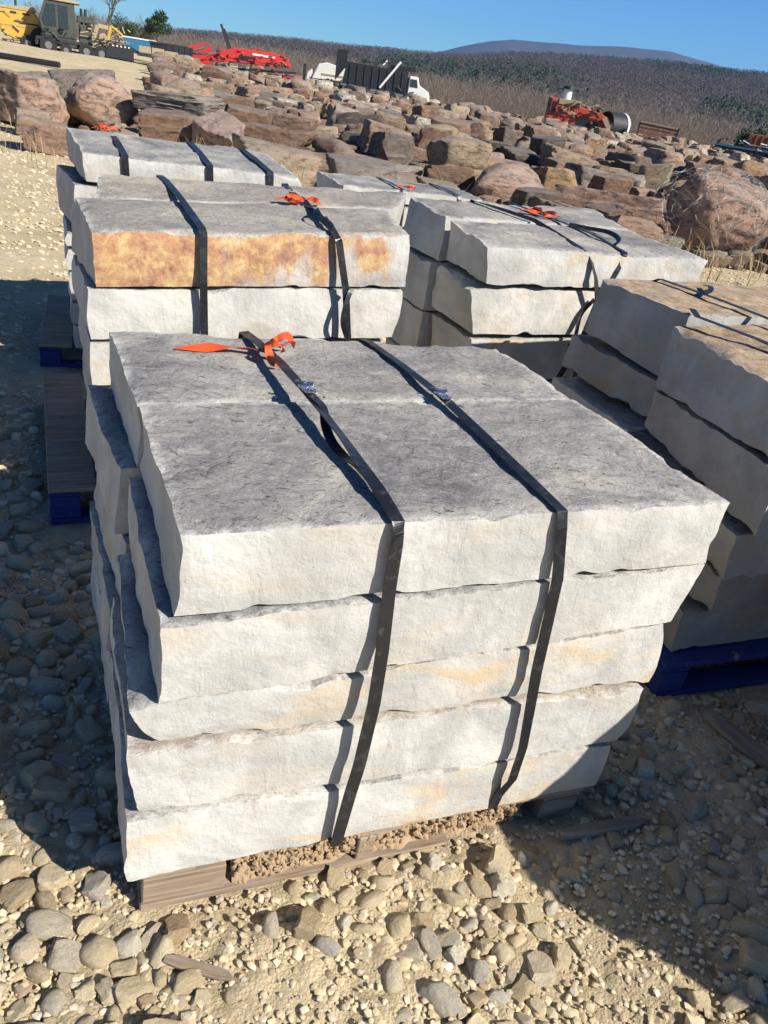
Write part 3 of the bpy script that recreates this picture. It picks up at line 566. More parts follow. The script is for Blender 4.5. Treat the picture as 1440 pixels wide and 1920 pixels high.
# fourth stack straps
strap(F4, [(.55, -.01, .45), (.556, -.01, .5), (.60, -.07, .74), (.65, -.05, .94), (.60, -.055, 1.05), (.562, -.014, 1.148), (.556, .0, 1.158), (.57, .25, 1.178), (.56, .50, 1.21), (.45, .75, 1.226), (.40, .88, 1.23), (.4, .92, 1.0), (.4, .93, .3)], 'slack left strap hanging off the front of the stack right of the rust stained one', .027, None, 6,
      lambda t: .5*math.sin(t*12), [([(.655, -.02, .94), (.60, -.018, .86), (.59, -.03, .76), (.575, -.02, .70)], .022, None)])
strap(F4, [(.66, -.02, .5), (.70, -.02, .95), (.735, -.035, 1.08), (.762, -.028, 1.16), (.78, .0, 1.168), (.80, .3, 1.195), (.75, .60, 1.212), (.70, .80, 1.226), (.66, .93, 1.235), (.66, .96, 1.), (.66, .97, .3)], 'right strap with orange ribbon on the stack right of the rust stained one', .027, None, 5,
      None, [([(.79, .10, 1.178), (.86, .16, 1.20), (.90, .30, 1.21), (.84, .42, 1.205), (.78, .48, 1.205)], .024, lambda t: .8)])
# fifth stack
strap(F5, [(.62, -.2, .2), (.62, -.22, .95), (.62, -.15, 1.12), (.61, -.08, 1.15), (.60, .35, 1.155), (.598, .56, 1.162), (.585, .8, 1.166), (.575, 1.10, 1.162), (.575, 1.18, 1.12), (.57, 1.2, .3)], 'long black strap along the brown topped stack at the right edge', .026, None, 5, None,
      [([(.59, .86, 1.168), (.64, .88, 1.175), (.70, .94, 1.176), (.735, 1.0, 1.168)], .022, None)])
strap(F5, [(.25, -.2, .3), (.25, -.22, .95), (.25, -.16, 1.10), (.26, -.09, 1.145), (.27, .0, 1.15), (.285, .3, 1.158), (.27, .56, 1.155), (.30, .62, 1.165)], 'short black strap end near the front of the brown topped stack at the right edge', .026, None, 5)
# sixth stack straps
for s0, nm in ((.50, 'left strap on the small far stack with a faded ribbon'), (1.0, 'right strap on the small far stack')):
    strap(F6, [(s0, -.07, .3), (s0, -.065, .98), (s0, -.05, 1.01), (s0, .3, 1.022), (s0, .58, 1.02), (s0, .62, .9), (s0, .63, .3)], nm, .03, None, 4)
# seventh stack straps
for s0, nm in ((.38, 'left strap of the stack standing right of the gravel shadow'), (.82, 'right strap of the stack standing right of the gravel shadow')):
    strap(F7, [(s0, -.03, .2), (s0, -.03, 1.18), (s0, .0, 1.215), (s0, .5, 1.22), (s0, .71, 1.215), (s0, .75, 1.18), (s0, .75, .2)], nm, .028, None, 4)

# ------------------------------------------------------------------ orange ribbons
def ribbon(fr, tail, bows, label, wd=.05, seed=1):
    rs = random.Random(seed); c0 = fr.w(*tail[-1]); side = Vector((fr.n[0], fr.n[1], 0))
    m = band(catmull([fr.w(*p)-c0 for p in tail], 8), side, lambda t: wd*(.25+.75*min(1, t*3)), .0006, lambda t: .5*math.sin(t*7+seed))
    o = m.build('ribbon', 'orange_film', None, 0, True); o.location = c0
    b = MB()
    for k, bw in enumerate(bows):
        q = band(catmull([fr.w(*p)-c0 for p in bw], 7), Vector((rs.uniform(-.3, .3), rs.uniform(.3, 1), rs.uniform(.2, .8))).normalized(), lambda t: wd*.72*(.35+.5*math.sin(math.pi*min(1, max(0, t)))), .0006, lambda t: 1.1*math.sin(t*6+k)); b.add(q.v, q.f)
    b.build('bow', 'orange_film', o, 0, True)
    tag(o, label, 'ribbon', 'orange ribbons tied to the straps'); return o
ribbon(F1, [(.112, .965, 1.004), (.18, .965, 1.008), (.25, .955, 1.014), (.32, .935, 1.018), (.362, .90, 1.03)],
       [[(.362, .90, 1.04), (.40, .93, 1.05), (.43, .98, 1.045), (.445, 1.0, 1.02), (.42, .99, 1.012)], [(.362, .90, 1.045), (.345, .86, 1.05), (.35, .83, 1.02), (.37, .82, 1.008)],
        [(.355, .90, 1.03), (.37, .88, 1.062), (.385, .92, 1.055), (.37, .95, 1.03)], [(.37, .91, 1.05), (.40, .90, 1.07), (.43, .93, 1.05), (.44, .95, 1.02)], [(.345, .92, 1.03), (.36, .87, 1.055), (.385, .86, 1.05), (.39, .89, 1.025)]],
       'bright orange ribbon knotted on the nearest stack, long tail to the left', .036, 3)
def knot(fr, s, t, z, r, label, seed):
    rs = random.Random(seed); B = []
    for k in range(6):
        a = rs.uniform(0, 6.28); B.append([(s, t, z+.010), (s+math.cos(a)*r*.6, t+math.sin(a)*r*.6, z+.018), (s+math.cos(a)*r, t+math.sin(a)*r, z+.008), (s+math.cos(a+.5)*r*1.1, t+math.sin(a+.5)*r*1.1, z+.004)])
    ribbon(fr, [(s-r*1.6, t, z+.003), (s-r, t+.02, z+.01), (s-r*.4, t, z+.008), (s, t, z+.012)], B, label, .035, seed)
knot(F2, .88, .44, 1.236, .07, 'faded orange ribbon on the strap behind the rust stained slab', 11)
knot(F3, .135, .70, 1.258, .06, 'small orange ribbon at the far edge of the left back stack', 12)
knot(F4, .73, .68, 1.218, .10, 'crumpled red orange ribbon beside a slack strap loop, right of the rust stained stack', 13)
knot(F5, .50, .12, 1.152, .09, 'orange ribbon lying on the brown topped stack at the right edge', 14)
knot(F6, .55, .02, 1.02, .06, 'faded orange ribbon on the small far stack', 15)

# ------------------------------------------------------------------ rocks
def rockshape(ICO, seed, blocky=.5, ncut=7, nz=.06, strata=0.):
    rs = np.random.RandomState(seed); v, f = ICO; d = v/np.linalg.norm(v, axis=1)[:, None]
    N = []; D = []
    for ax in range(3):
        for sg in (-1, 1):
            n = np.zeros(3); n[ax] = sg; n += rs.normal(0, .13 if blocky else .2, 3); n /= np.linalg.norm(n); N.append(n); D.append(rs.uniform(.78, 1.)*(1 if blocky else 1.15))
    for k in range(ncut if blocky else ncut*3):
        n = rs.normal(0, 1, 3)*(np.array([1, 1, .6]) if blocky else 1); n /= np.linalg.norm(n); N.append(n); D.append(rs.uniform(1.0, 1.32) if blocky else rs.uniform(.78, 1.05))
    N = np.array(N); D = np.array(D); dp = d@N.T; dp = np.maximum(dp, 1e-3); p = 55. if blocky else 9.
    r = (((D/dp)**-p).sum(1))**(-1/p); r = np.minimum(r, 1.9)
    if nz:
        r = r*(1+nz*fbm(d*2.5+seed, 4, seed)+nz*.5*fbm(d*8+seed, 3, seed+1))
        if strata: r = r*(1+strata*np.round(2*vn(np.stack([d[:, 0]*.6, d[:, 1]*.6, d[:, 2]*5+seed], -1), seed))/2*(1-np.abs(d[:, 2])))
    P = d*r[:, None]
    if not blocky: P = P*rs.uniform(.8, 1.2, 3)
    return P/np.abs(P).max(0), f

# ---- cobbles
def in_stack(x, y, pad=0.):
    for fr, s1, t1, s0, t0 in ((F1, 1.12, 1.1, -.08, -.01), (F5, 1.4, 1.2, 0., -.1), (F2, 1.2, 1.3, -.2, -.1), (F4, 1.3, 1., 0., 0.), (F3, 1.2, 1.1, -.3, -.05), (F6, 1.2, .7, 0., 0.), (F7, 1.3, 1.2, -.1, -.1)):
        dx, dy = x-fr.o[0], y-fr.o[1]; s = dx*fr.e[0]+dy*fr.e[1]; t = dx*fr.n[0]+dy*fr.n[1]
        if s0-pad < s < s1+pad and t0-pad < t < t1+pad: return True
    return False
def px(p):
    v = Vector(p)-Vector((0, 0, EYE)); z = v.dot(fw); return (720+1443*v.dot(rt)/z, 960-1443*v.dot(up)/z, z)
def gz(x, y):
    P = np.array([[x, y, 0.]]); return float(terrain(x, y))+float(.030*fbm(P*2.2, 3, 1)[0])
def density(x, y):
    u = (x+.334)*F1.e[0]+(y-1.089)*F1.e[1]           # along the front of the near stack
    P = np.array([[x*2.6, y*2.6, 3.]]); n = fbm(P, 2, 77)[0]
    d = .12+1.05*n
    if u < .02: d += .5
    if u > 1.05: d += .05
    if .12 < u < .62 : d -= .22
    if .5 < u < 1.1 and y < 1.4: d += .25
    return d
lib = []
for k in range(18):
    P, f = rockshape(ICO3, 900+k, k % 2 == 0, 7, .07, .04); me = mesh_np('gravel_stone', P, f, True, 34); me.materials.append(MATS['cobble_stone']); lib.append((me, P, f))
rng = random.Random(21); cand = []; grid = {}
def ok(x, y, r):
    gx_, gy_ = int(x/.1), int(y/.1)
    for a in (-1, 0, 1):
        for b in (-1, 0, 1):
            for (X_, Y_, R_) in grid.get((gx_+a, gy_+b), ()):
                if (x-X_)**2+(y-Y_)**2 < ((r+R_)*.80)**2: return False
    return True
for rr, tries in (((.031, .045), 1700), ((.020, .031), 4600), ((.012, .020), 12000), ((.007, .012), 18000)):
    for _ in range(tries):
        y = rng.uniform(.62, 3.6); x = rng.uniform(-.95*y-.45, .62*y+.5) if rng.random() < .999 else 0
        r = rng.uniform(*rr); d = density(x, y)
        u = (x+.334)*F1.e[0]+(y-1.089)*F1.e[1]
        if rr[0] > .03 and not (u < .0 or rng.random() < .24): continue
        if rng.random() > d*(1.1 if rr[0] > .02 else 1.) or in_stack(x, y, r*.6) or not ok(x, y, r): continue
        q = px((x, y, 0))
        if not (-80 < q[0] < 1520 and 700 < q[1] < 2050): continue
        grid.setdefault((int(x/.1), int(y/.1)), []).append((x, y, r)); cand.append((r/q[2], x, y, r, q))
cand.sort(key=lambda c: -c[0])
big = [c for c in cand if -10 < c[4][0] < 1450 and c[4][1] < 1930][:290]; bigset = set(id(c) for c in big)
def ctrans(rs, r):
    sx, sy, sz = r*rs.uniform(.9, 1.55), r*rs.uniform(.7, 1.05), r*rs.uniform(.62, .98); return (sx, sy, sz), (rs.uniform(-.35, .35), rs.uniform(-.35, .35), rs.uniform(0, 6.28))
V = []; Fs = []; kk = 0
for i, c in enumerate(cand):
    rs = random.Random(i*7+1); _, x, y, r, q = c; sc3, ro = ctrans(rs, r); z = gz(x, y)+sc3[2]*rs.uniform(.1, .5)
    me, P, f = lib[i % 18]
    if id(c) in bigset:
        o = bpy.data.objects.new('gravel_stone', me); col.objects.link(o); o.location = (x, y, z); o.rotation_euler = ro; o.scale = sc3
        u = (x+.334)*F1.e[0]+(y-1.089)*F1.e[1]
        where = 'in the shade left of the nearest stack' if (u < -.05 and q[1] < 1560) else 'in the sun at the lower left' if u < .02 else 'in the shadow at the lower right' if q[1] < 1560+(q[0]-950)*.69 and q[0] > 950 else 'in the sun in front of the pallet'
        tag(o, 'rounded tan gravel stone '+where, 'stone', 'gravel stones '+where)
    else:
        Pm, fm = (P, f) if r > .02 else (None, None)
        if Pm is None: Pm, fm = SM[i % 6] if 'SM' in globals() else (None, None)
        if Pm is None:
            SM = [rockshape(ICO2, 950+k, True, 6, .08) for k in range(6)]; Pm, fm = SM[i % 6]
        R = np.array(Matrix.Rotation(ro[2], 3, 'Z')@Matrix.Rotation(ro[0], 3, 'X')); V.append((Pm*np.array(sc3))@R.T+np.array([x, y, z])); Fs.append(fm+kk); kk += len(Pm)
# crumbs and farther gravel
rs = np.random.RandomState(8); C2 = [rockshape(ICO1, 970+k, True, 5, .15) for k in range(6)]
n = 26000; yy = .6+rs.rand(n)**1.2*3.2; xx = -.95*yy-.4+rs.rand(n)*(1.6*yy+.9)
gzv = terrain(xx, yy)+.030*fbm(np.stack([xx, yy, xx*0], -1)*2.2, 3, 1)
for i in range(n):
    if in_stack(xx[i], yy[i], .0): continue
    r = .0022+.0065*rs.rand()**2; Pm, fm = C2[i % 6]; a = rs.rand()*6.28; ca, sa = math.cos(a), math.sin(a)
    Q = Pm*np.array([r*1.2, r, r*.8]); Q = np.stack([Q[:, 0]*ca-Q[:, 1]*sa, Q[:, 0]*sa+Q[:, 1]*ca, Q[:, 2]], -1)+np.array([xx[i], yy[i], gzv[i]+r*.5+.006]); V.append(Q); Fs.append(fm+kk); kk += len(Q)
n = 26000; yy = 3.+rs.rand(n)**1.3*14; xx = -.85*yy+rs.rand(n)*(1.3*yy)
gzv = terrain(xx, yy)
for i in range(n):
    if in_stack(xx[i], yy[i], .0): continue
    r = (.004+.015*rs.rand()**4)*(1+yy[i]*.05); Pm, fm = C2[i % 6]; Q = Pm*np.array([r*1.2, r, r*.7])+np.array([xx[i], yy[i], gzv[i]+r*.2]); V.append(Q); Fs.append(fm+kk); kk += len(Q)
tag(obj('gravel', mesh_np('gravel', np.concatenate(V), np.concatenate(Fs), True, 40), 'gravel_stone'), 'loose tan gravel and crumbs of dirt covering the ground', 'gravel', kind='stuff')

# wood scraps on the ground
def scrap(x, y, L, wd, h, rz, label, tilt=0., mat='weathered_wood'):
    m = MB(); n = 6
    pts = [(-L/2, -wd*.4), (-L*.3, -wd*.5), (L*.3, -wd*.45), (L*.5, -wd*.1), (L*.38, wd*.45), (-L*.35, wd*.5), (-L*.5, wd*.15)]
    m.add([(a, b, 0) for a, b in pts]+[(a, b, h*(1-.2*(i % 2))) for i, (a, b) in enumerate(pts)], [tuple(range(6, -1, -1)), tuple(range(7, 14))]+[(i, (i+1) % 7, (i+1) % 7+7, i+7) for i in range(7)])
    o = m.build('wood_scrap', mat, None, .002); o.location = (x, y, gz(x, y)+.012); o.rotation_euler = (0, tilt, rz); tag(o, label, 'wood scrap', 'splinters of pallet wood on the gravel'); return o
scrap(1.30, 1.86, .42, .062, .03, math.radians(-52), 'dark brown pallet board lying in the shadow at the right edge', .05)
scrap(-.235, .955, .16, .026, .012, math.radians(-8), 'pale splinter of wood in the sunlit dirt below the pallet corner')
scrap(-.335, .80, .13, .02, .01, math.radians(62), 'thin pale stick near the bottom left of the photo', .1)
scrap(.74, 1.50, .30, .035, .02, math.radians(22), 'broken dark board beside the right end of the front pallet', .05)

# ---- boulders
BC = {'pink': (.54, .37, .29), 'brown': (.34, .21, .14), 'tan': (.47, .37, .255), 'grey': (.28, .265, .25), 'dark': (.14, .125, .11), 'pale': (.66, .61, .52), 'orange': (.50, .31, .18), 'ochre': (.48, .34, .19)}
def boulder(x, y, size, label, color, seed, rz=0., blocky=True, zoff=0., icos=None, strata=.05, tilt=0., group='quarried boulders in the field behind the stacks', nz=.06, jit=.0):
    P, f = rockshape(icos or ICO4, seed, blocky, 5, nz*.8, strata)
    sx, sy, sz = [s/2 for s in size]; P = P*np.array([sx, sy, sz]); me = mesh_np('boulder', P, f, True, 40 if blocky else None); me.materials.append(MATS['boulder_rock'])
    o = bpy.data.objects.new('boulder', me); col.objects.link(o); o.location = (x, y, float(terrain(x, y))+sz*.92+zoff); o.rotation_euler = (tilt, tilt*.6, rz)
    c = BC[color]; o.color = (*[min(1, v*(1+jit)) for v in c], 1); tag(o, label, 'boulder', group); return o
placed = []
def pb(x, y, size, label, color, seed, **k):
    placed.append((x, y, max(size[:2])*.5)); return boulder(x, y, size, label, color, seed, icos=ICO5, **k)
pb(-8.55, 17.0, (1.9, 1.3, 1.15), 'big pinkish boulder with white streaks at the far left edge', 'pink', 1, rz=-.5, tilt=.15, nz=.12)
pb(-8.3, 19.6, (1.5, 1.2, 1.25), 'tall blue grey boulder leaning behind the left edge boulders', 'grey', 2, rz=.4, tilt=-.2)
pb(-7.35, 18.2, (1.45, 1.2, 1.25), 'large round pinkish brown boulder above the left back stack', 'pink', 3, rz=.9, blocky=False, tilt=.1, nz=.12)
pb(-6.5, 13.8, (.85, .8, .55), 'dark brown rough block left of the left back stack', 'brown', 4, rz=.3, nz=.1)
pb(-5.65, 14.6, (1.1, .8, .5), 'tan flat topped block just behind the left back stack', 'tan', 5, rz=.38)
pb(-5.75, 18.2, (1.9, 1.4, .62), 'lower half of a two layered grey brown slab boulder behind the left back stack', 'brown', 6, rz=-.15, strata=.12)
pb(-5.75, 18.3, (1.85, 1.4, .42), 'upper half of a two layered grey brown slab boulder behind the left back stack', 'grey', 7, rz=-.12, zoff=.6, strata=.12)
pb(-4.35, 16.6, (1.3, 1.0, .8), 'pink slanted boulder behind the right end of the left back stack', 'pink', 8, rz=-.5, tilt=.25)
pb(-2.6, 13.4, (1.25, 1.7, .75), 'long squared block with black shaded side and tan end, behind the left back stack', 'tan', 9, rz=.42, nz=.04)
pb(-1.25, 14.6, (1.4, 1.2, .62), 'block with a deep black shaded face right of the long squared block', 'grey', 10, rz=.45, nz=.04)
pb(.6, 12.5, (2.6, 1.3, .35), 'broad flat grey slab lying low behind the rust stained stack', 'grey', 11, rz=.1, nz=.05)
pb(-3.9, 38., (1.7, 1.2, 1.15), 'bright white squared boulder in the middle of the boulder field', 'pale', 12, rz=.2)
pb(3.2, 15.4, (2.2, 1.0, .62), 'pink flat topped slab boulder left of the wire netted boulder', 'pink', 13, rz=-.2, tilt=-.06, nz=.08)
NB = pb(4.35, 13.4, (1.75, 1.5, 1.35), 'big round pinkish boulder wrapped in wire netting at the right', 'pink', 14, rz=.3, blocky=False, nz=.13)
pb(6.2, 14.6, (1.5, 1.2, .75), 'brown boulder low at the right edge beside the netted boulder', 'brown', 15, rz=.2)
pb(6.4, 15.9, (1.5, 1.2, 1.1), 'squared pinkish block at the right edge above a brown boulder', 'pink', 16, rz=.1, zoff=.25)
pb(-7.6, 15.6, (.9, .7, .5), 'small tan stone low between the far left boulders', 'tan', 17, rz=.2)
pb(-9.3, 15.4, (1.2, .9, .75), 'dark grey boulder cut by the left edge of the photo', 'grey', 18, rz=.7)
pb(2.3, 17.2, (1.1, .9, .85), 'tan squared block with a black shaded side left of the pink slab boulder', 'ochre', 19, rz=.5)
pb(3.5, 19., (1.5, 1.1, .9), 'large grey topped block with very dark side behind the pink slab boulder', 'grey', 20, rz=.5)
pb(1.2, 19.6, (1.9, 1.2, .7), 'orange brown layered block in the middle right of the boulder field', 'orange', 21, rz=.3, strata=.12)
# netting wrapped round one boulder
rsn = random.Random(5)
m = MB(); cN = NB.location
for k in range(150):
    q = Vector((rsn.gauss(0, 1), rsn.gauss(0, 1), rsn.gauss(.35, .8))).normalized(); dr = q.cross(Vector((rsn.gauss(0, 1), rsn.gauss(0, 1), rsn.gauss(0, 1)))).normalized(); pts = []
    for j in range(rsn.randint(5, 15)):
        pts.append(Vector((q.x*.93, q.y*.80, max(-.6, q.z*.73)))*rsn.uniform(1., 1.07)); dr = (dr+Vector((rsn.gauss(0, .3), rsn.gauss(0, .3), rsn.gauss(-.03, .3)))).normalized(); q = (q+dr*.11).normalized()
    for p, q2 in zip(pts[:-1], pts[1:]): m.tube(p, q2, .003, n=3, cap=False)
nw = m.build('wire_netting', 'wire'); nw.location = cN; tag(nw, 'loose grey wire netting draped over the big round boulder at the right', 'netting')

# the rest of the field
rng = random.Random(77); L = []
def field_ok(x, y):
    az = math.degrees(math.atan2(x, y))
    if az < -18.6 and y > 21: return False
    if y < (14.6 if x < 1.5 else 12.6)+max(0, -x)*.42: return False
    if az > 26 or az < -30: return False
    return True
G = {}
def free(x, y, r, k=.80):
    for (a, b, c) in placed:
        if (x-a)**2+(y-b)**2 < ((r+c)*.85)**2: return False
    g = 2.; i, j = int(x/g), int(y/g)
    for a in (-1, 0, 1):
        for b in (-1, 0, 1):
            for (X_, Y_, R_) in G.get((i+a, j+b), ()):
                if (x-X_)**2+(y-Y_)**2 < ((r+R_)*k)**2: return False
    return True
for rmin, rmax, tries in ((.42, .68, 2600), (.27, .42, 18000), (.16, .27, 26000)):
    for _ in range(tries):
        y = 10.5+rng.random()**1.35*76; a = math.radians(rng.uniform(-30, 25)); x = y*math.tan(a); r = rng.uniform(rmin, rmax)
        if not field_ok(x, y) or not free(x, y, r): continue
        G.setdefault((int(x/2.), int(y/2.)), []).append((x, y, r)); L.append((r/math.hypot(x, y), x, y, r))
L.sort(key=lambda c: -c[0]); names = {}
V = []; Fs = []; kk = 0
RM = [rockshape(ICO3, 1200+k, k % 11 != 0, 6, .05, .12) for k in range(20)]
BM = []
for k in range(24):
    P, f = rockshape(ICO4, 1300+k, k % 11 != 0, 6, .05, .13); me = mesh_np('boulder', P, f, True, 40); me.materials.append(MATS['boulder_rock']); BM.append(me)
ckeys = ['pink', 'brown', 'tan', 'grey', 'brown', 'pink', 'dark', 'ochre', 'brown', 'pale', 'orange', 'tan', 'pink', 'brown']
cword = {'pink': 'pinkish', 'brown': 'brown', 'tan': 'tan', 'grey': 'grey', 'dark': 'dark', 'pale': 'pale cream', 'orange': 'orange brown', 'ochre': 'yellow brown'}
for i, (_, x, y, r) in enumerate(L):
    rs = random.Random(i*13+5); hz = r*rs.uniform(.42, .9); lift = rs.choice((0, 0, .5, 1.))*float(sstep(np.array(y), 14, 24))*.42
    sx, sy = r*rs.uniform(.9, 1.25), r*rs.uniform(.6, .95); rz = rs.gauss(.38, .22)+rs.choice((0, 0, math.pi/2, math.pi)) if rs.random() < .85 else rs.uniform(0, 6.28); tl = rs.gauss(0, .07)
    z = float(terrain(x, y))+hz*.85+float(lift)
    if i < 270:
        o = bpy.data.objects.new('boulder', BM[i % 24]); col.objects.link(o); o.location = (x, y, z); o.scale = (sx, sy, hz); o.rotation_euler = (tl, tl*.7, rz)
        c = rs.choice(ckeys); if_c = BC[c]; j = rs.uniform(.75, 1.15); o.color = (if_c[0]*j, if_c[1]*j, if_c[2]*j, 1)
        where = 'left' if x < -.22*y else 'right' if x > .12*y else 'middle'; dist = 'near part' if y < 22 else 'mid part' if y < 34 else 'far part'
        tag(o, f'{cword[c]} quarried boulder in the {dist} of the field, {where} side', 'boulder', f'{cword[c]} boulders, {dist} {where}')
    else:
        P, f = RM[i % 20]; R = np.array(Matrix.Rotation(rz, 3, 'Z')@Matrix.Rotation(tl, 3, 'X')); V.append((P*np.array([sx, sy, hz]))@R.T+np.array([x, y, z])); Fs.append(f+kk); kk += len(P)
# rubble between
rs = np.random.RandomState(3)
for i in range(3500):
    y = 12+rs.rand()**1.3*75; a = math.radians(rs.uniform(-30, 25)); x = y*math.tan(a)
    if not field_ok(x, y): continue
    r = rs.uniform(.06, .22)*(1+y/60); P, f = SM[i % 6]; V.append(P*np.array([r*1.2, r, r*.7])+np.array([x, y, float(terrain(x, y))+r*.4])); Fs.append(f+kk); kk += len(P)
tag(obj('boulder_field', mesh_np('boulder_field', np.concatenate(V), np.concatenate(Fs), True, 40), 'boulder_rock_mass'), 'mass of smaller and more distant quarried rocks filling the yard', 'rubble', kind='stuff')
print('cobbles', len(cand), 'boulders', len(L))

# dry weeds among the boulders
def blades(n, reg, seed, hmin, hmax, wd):
    rs = np.random.RandomState(seed); V = []
    k = 0
    while k < n:
        y = rs.uniform(reg[2], reg[3]); x = rs.uniform(reg[0], reg[1])
        if vn(np.array([[x*.9, y*.9, 0.]]), seed)[0] < .0: k += 1; continue
        for j in range(9):
            bx, by = x+rs.normal(0, .12), y+rs.normal(0, .12); z = float(terrain(bx, by)); h = rs.uniform(hmin, hmax); a = rs.rand()*6.28; l = rs.uniform(.1, .8)*h
            dx, dy = math.cos(a)*l, math.sin(a)*l; p = np.array([-math.sin(a), math.cos(a), 0])*wd
            b0 = np.array([bx, by, z]); m1 = b0+np.array([dx*.35, dy*.35, h*.65]); e = b0+np.array([dx, dy, h])
            V += [b0-p, b0+p, m1+p*.7, b0-p, m1+p*.7, m1-p*.7, m1-p*.7, m1+p*.7, e]
        k += 1
    V = np.array(V); return mesh_np('dry_weeds', V, np.arange(len(V)).reshape(-1, 3), False)
tag(obj('dry_weeds', blades(480, (-9, 9, 10.5, 30), 5, .2, .6, .006), 'dry_weeds'), 'dry straw coloured weeds growing between the boulders', 'weeds', kind='stuff')

# ------------------------------------------------------------------ trees
def grow(m, tw, p, d, L, r, depth, rs, spread=.5):
    q = p+d*L; m.tube(p, q, r, r*.62, 5 if depth > 1 else 3, False)
    if depth == 0:
        return
    for k in range(rs.choice((2, 3, 3))):
        a = Vector((rs.gauss(0, spread), rs.gauss(0, spread), rs.gauss(.12, spread*.5))); nd = (d+a).normalized()
        grow(m if depth > 2 else tw, tw, p.lerp(q, rs.uniform(.6, 1.)), nd, L*rs.uniform(.6, .85), r*.6, depth-1, rs, spread)
def bare_tree(loc, h, label, seed, depth=6, r=None):
    rs = random.Random(seed); root = empty('bare_tree', loc); m = MB(); tw = MB()
    grow(m, tw, Vector((0, 0, 0)), Vector((rs.gauss(0, .06), rs.gauss(0, .06), 1)).normalized(), h*.28, r or h*.022, depth, rs)
    m.build('trunk', 'bark', root); tw.build('crown', 'bare_twigs', root); tag(root, label, 'tree', 'leafless winter trees'); return root
def evergreen(loc, h, wd, label, seed, group='evergreens beyond the yard'):
    rs = np.random.RandomState(seed); root = empty('evergreen_tree', loc); m = MB().tube((0, 0, 0), (0, 0, h*.8), h*.03, h*.008, 6)
    lobes = [(rs.normal(0, wd*.22), rs.normal(0, wd*.22), h*rs.uniform(.35, .85), wd*rs.uniform(.2, .34)) for _ in range(9)]
    for a, b, c, d in lobes: m.tube((0, 0, c*.6), (a, b, c), h*.008, h*.004, 4)
    m.build('trunk', 'bark', root); V = []
    for a, b, c, d in lobes:
        for _ in range(260):
            q = rs.normal(0, 1, 3); q = q/np.linalg.norm(q)*d*rs.uniform(.5, 1.05); q[2] *= .75; p = np.array([a, b, c])+q; s = h*.022
            V += [p+rs.normal(0, s, 3), p+rs.normal(0, s, 3), p+rs.normal(0, s, 3)]
    V = np.array(V); obj('crown', mesh_np('crown', V, np.arange(len(V)).reshape(-1, 3), False), 'pine_needles', root); tag(root, label, 'tree', group); return root
bare_tree((-40.4, 102.0, 1.8), 7.6, 'large bare tree above the dark truck at the left', 3)
bare_tree((-37.0, 106.0, 1.8), 4.6, 'small bare tree just right of the large bare tree', 4, 5)
bare_tree((-43.2, 103., 1.6), 4.4, 'small bare tree just left of the large bare tree', 5, 5)
bare_tree((-55.5, 98., 1.2), 5.2, 'bare tree in the top left corner of the photo', 6, 5)
bare_tree((-53., 102., 1.2), 4.6, 'second bare tree behind the yellow machine', 7, 5)
bare_tree((-50., 104., 1.2), 3.8, 'third bare tree behind the yellow machine, shorter', 8, 5)
evergreen((-32.1, 94.7, 1.75), 4.0, 2.6, 'dark evergreen tree above the black containers at the left', 21)
evergreen((-37.0, 98.0, 1.75), 2.9, 3.2, 'low dark evergreen left of the taller evergreen', 22)
evergreen((-35.1, 99.0, 1.75), 2.5, 2.6, 'lowest dark evergreen bush next to the evergreen', 23)
evergreen((24.6, 72, .2), 3.0, 2.4, 'dark cedar behind the blue flatbed trailer at the right', 24)

# ------------------------------------------------------------------ hills, mountain and woods
def interp(az, prof): return np.interp(az, [p[0] for p in prof], [p[1] for p in prof])
RIDGE = [(-60, .0), (-37.7, .0), (-27.5, .004), (-23.2, .0097), (-18.5, .0187), (-17.6, .0236), (-13.7, .0286), (-10.4, .0325), (-7.4, .0345), (-4.0, .0378), (-1.3, .0408), (.4, .0433), (3.4, .0519), (6.4, .0563), (9.7, .0602), (12.9, .0638), (16.1, .0644), (18.8, .065), (26.5, .0557), (60, .02)]
MOUNT = [(-12, -.01), (-5, .02), (-2.6, .0345), (-1.3, .0418), (.3, .0518), (2.0, .0607), (3.4, .0657), (5.3, .0674), (7.3, .0684), (10.5, .0731), (13.0, .0747), (14.7, .0709), (16.3, .067), (19.2, .0634), (24, .045), (40, .0)]
def hill_z(az, D, base, prof, d0, d1):
    t = sstep(D, d0, d1); e = interp(az, prof)
    z = base+(EYE+e*d1-13*(d1 < 3000)-base)*t
    return z
def hill(name, prof, d0, d1, d2, base, mat, amp, seed):
    az = np.linspace(-62, 62, 460); Ds = np.concatenate([np.linspace(d0, d1, 60), np.linspace(d1, d2, 14)[1:]])
    A, D = np.meshgrid(az, Ds, indexing='ij'); Zt = hill_z(A, D, base, prof, d0, d1); Zt = np.where(D > d1, Zt*(1-sstep(D, d1, d2)*.9), Zt)
    Xh = D*np.sin(np.radians(A)); Yh = D*np.cos(np.radians(A)); Q = np.stack([Xh, Yh, Xh*0], -1).reshape(-1, 3)
    Zt = Zt+(amp*fbm(Q/(d1*.07), 4, seed)).reshape(Zt.shape)*np.sin(np.clip((D-d0)/(d1-d0), 0, 1)*math.pi)
    a, b = A.shape; I = np.arange(a*b).reshape(a, b); F = np.stack([I[:-1, :-1], I[:-1, 1:], I[1:, 1:], I[1:, :-1]], -1).reshape(-1, 4)
    o = obj(name, mesh_np(name, np.stack([Xh, Yh, Zt], -1).reshape(-1, 3), F), mat); tag(o, kind='structure'); return o
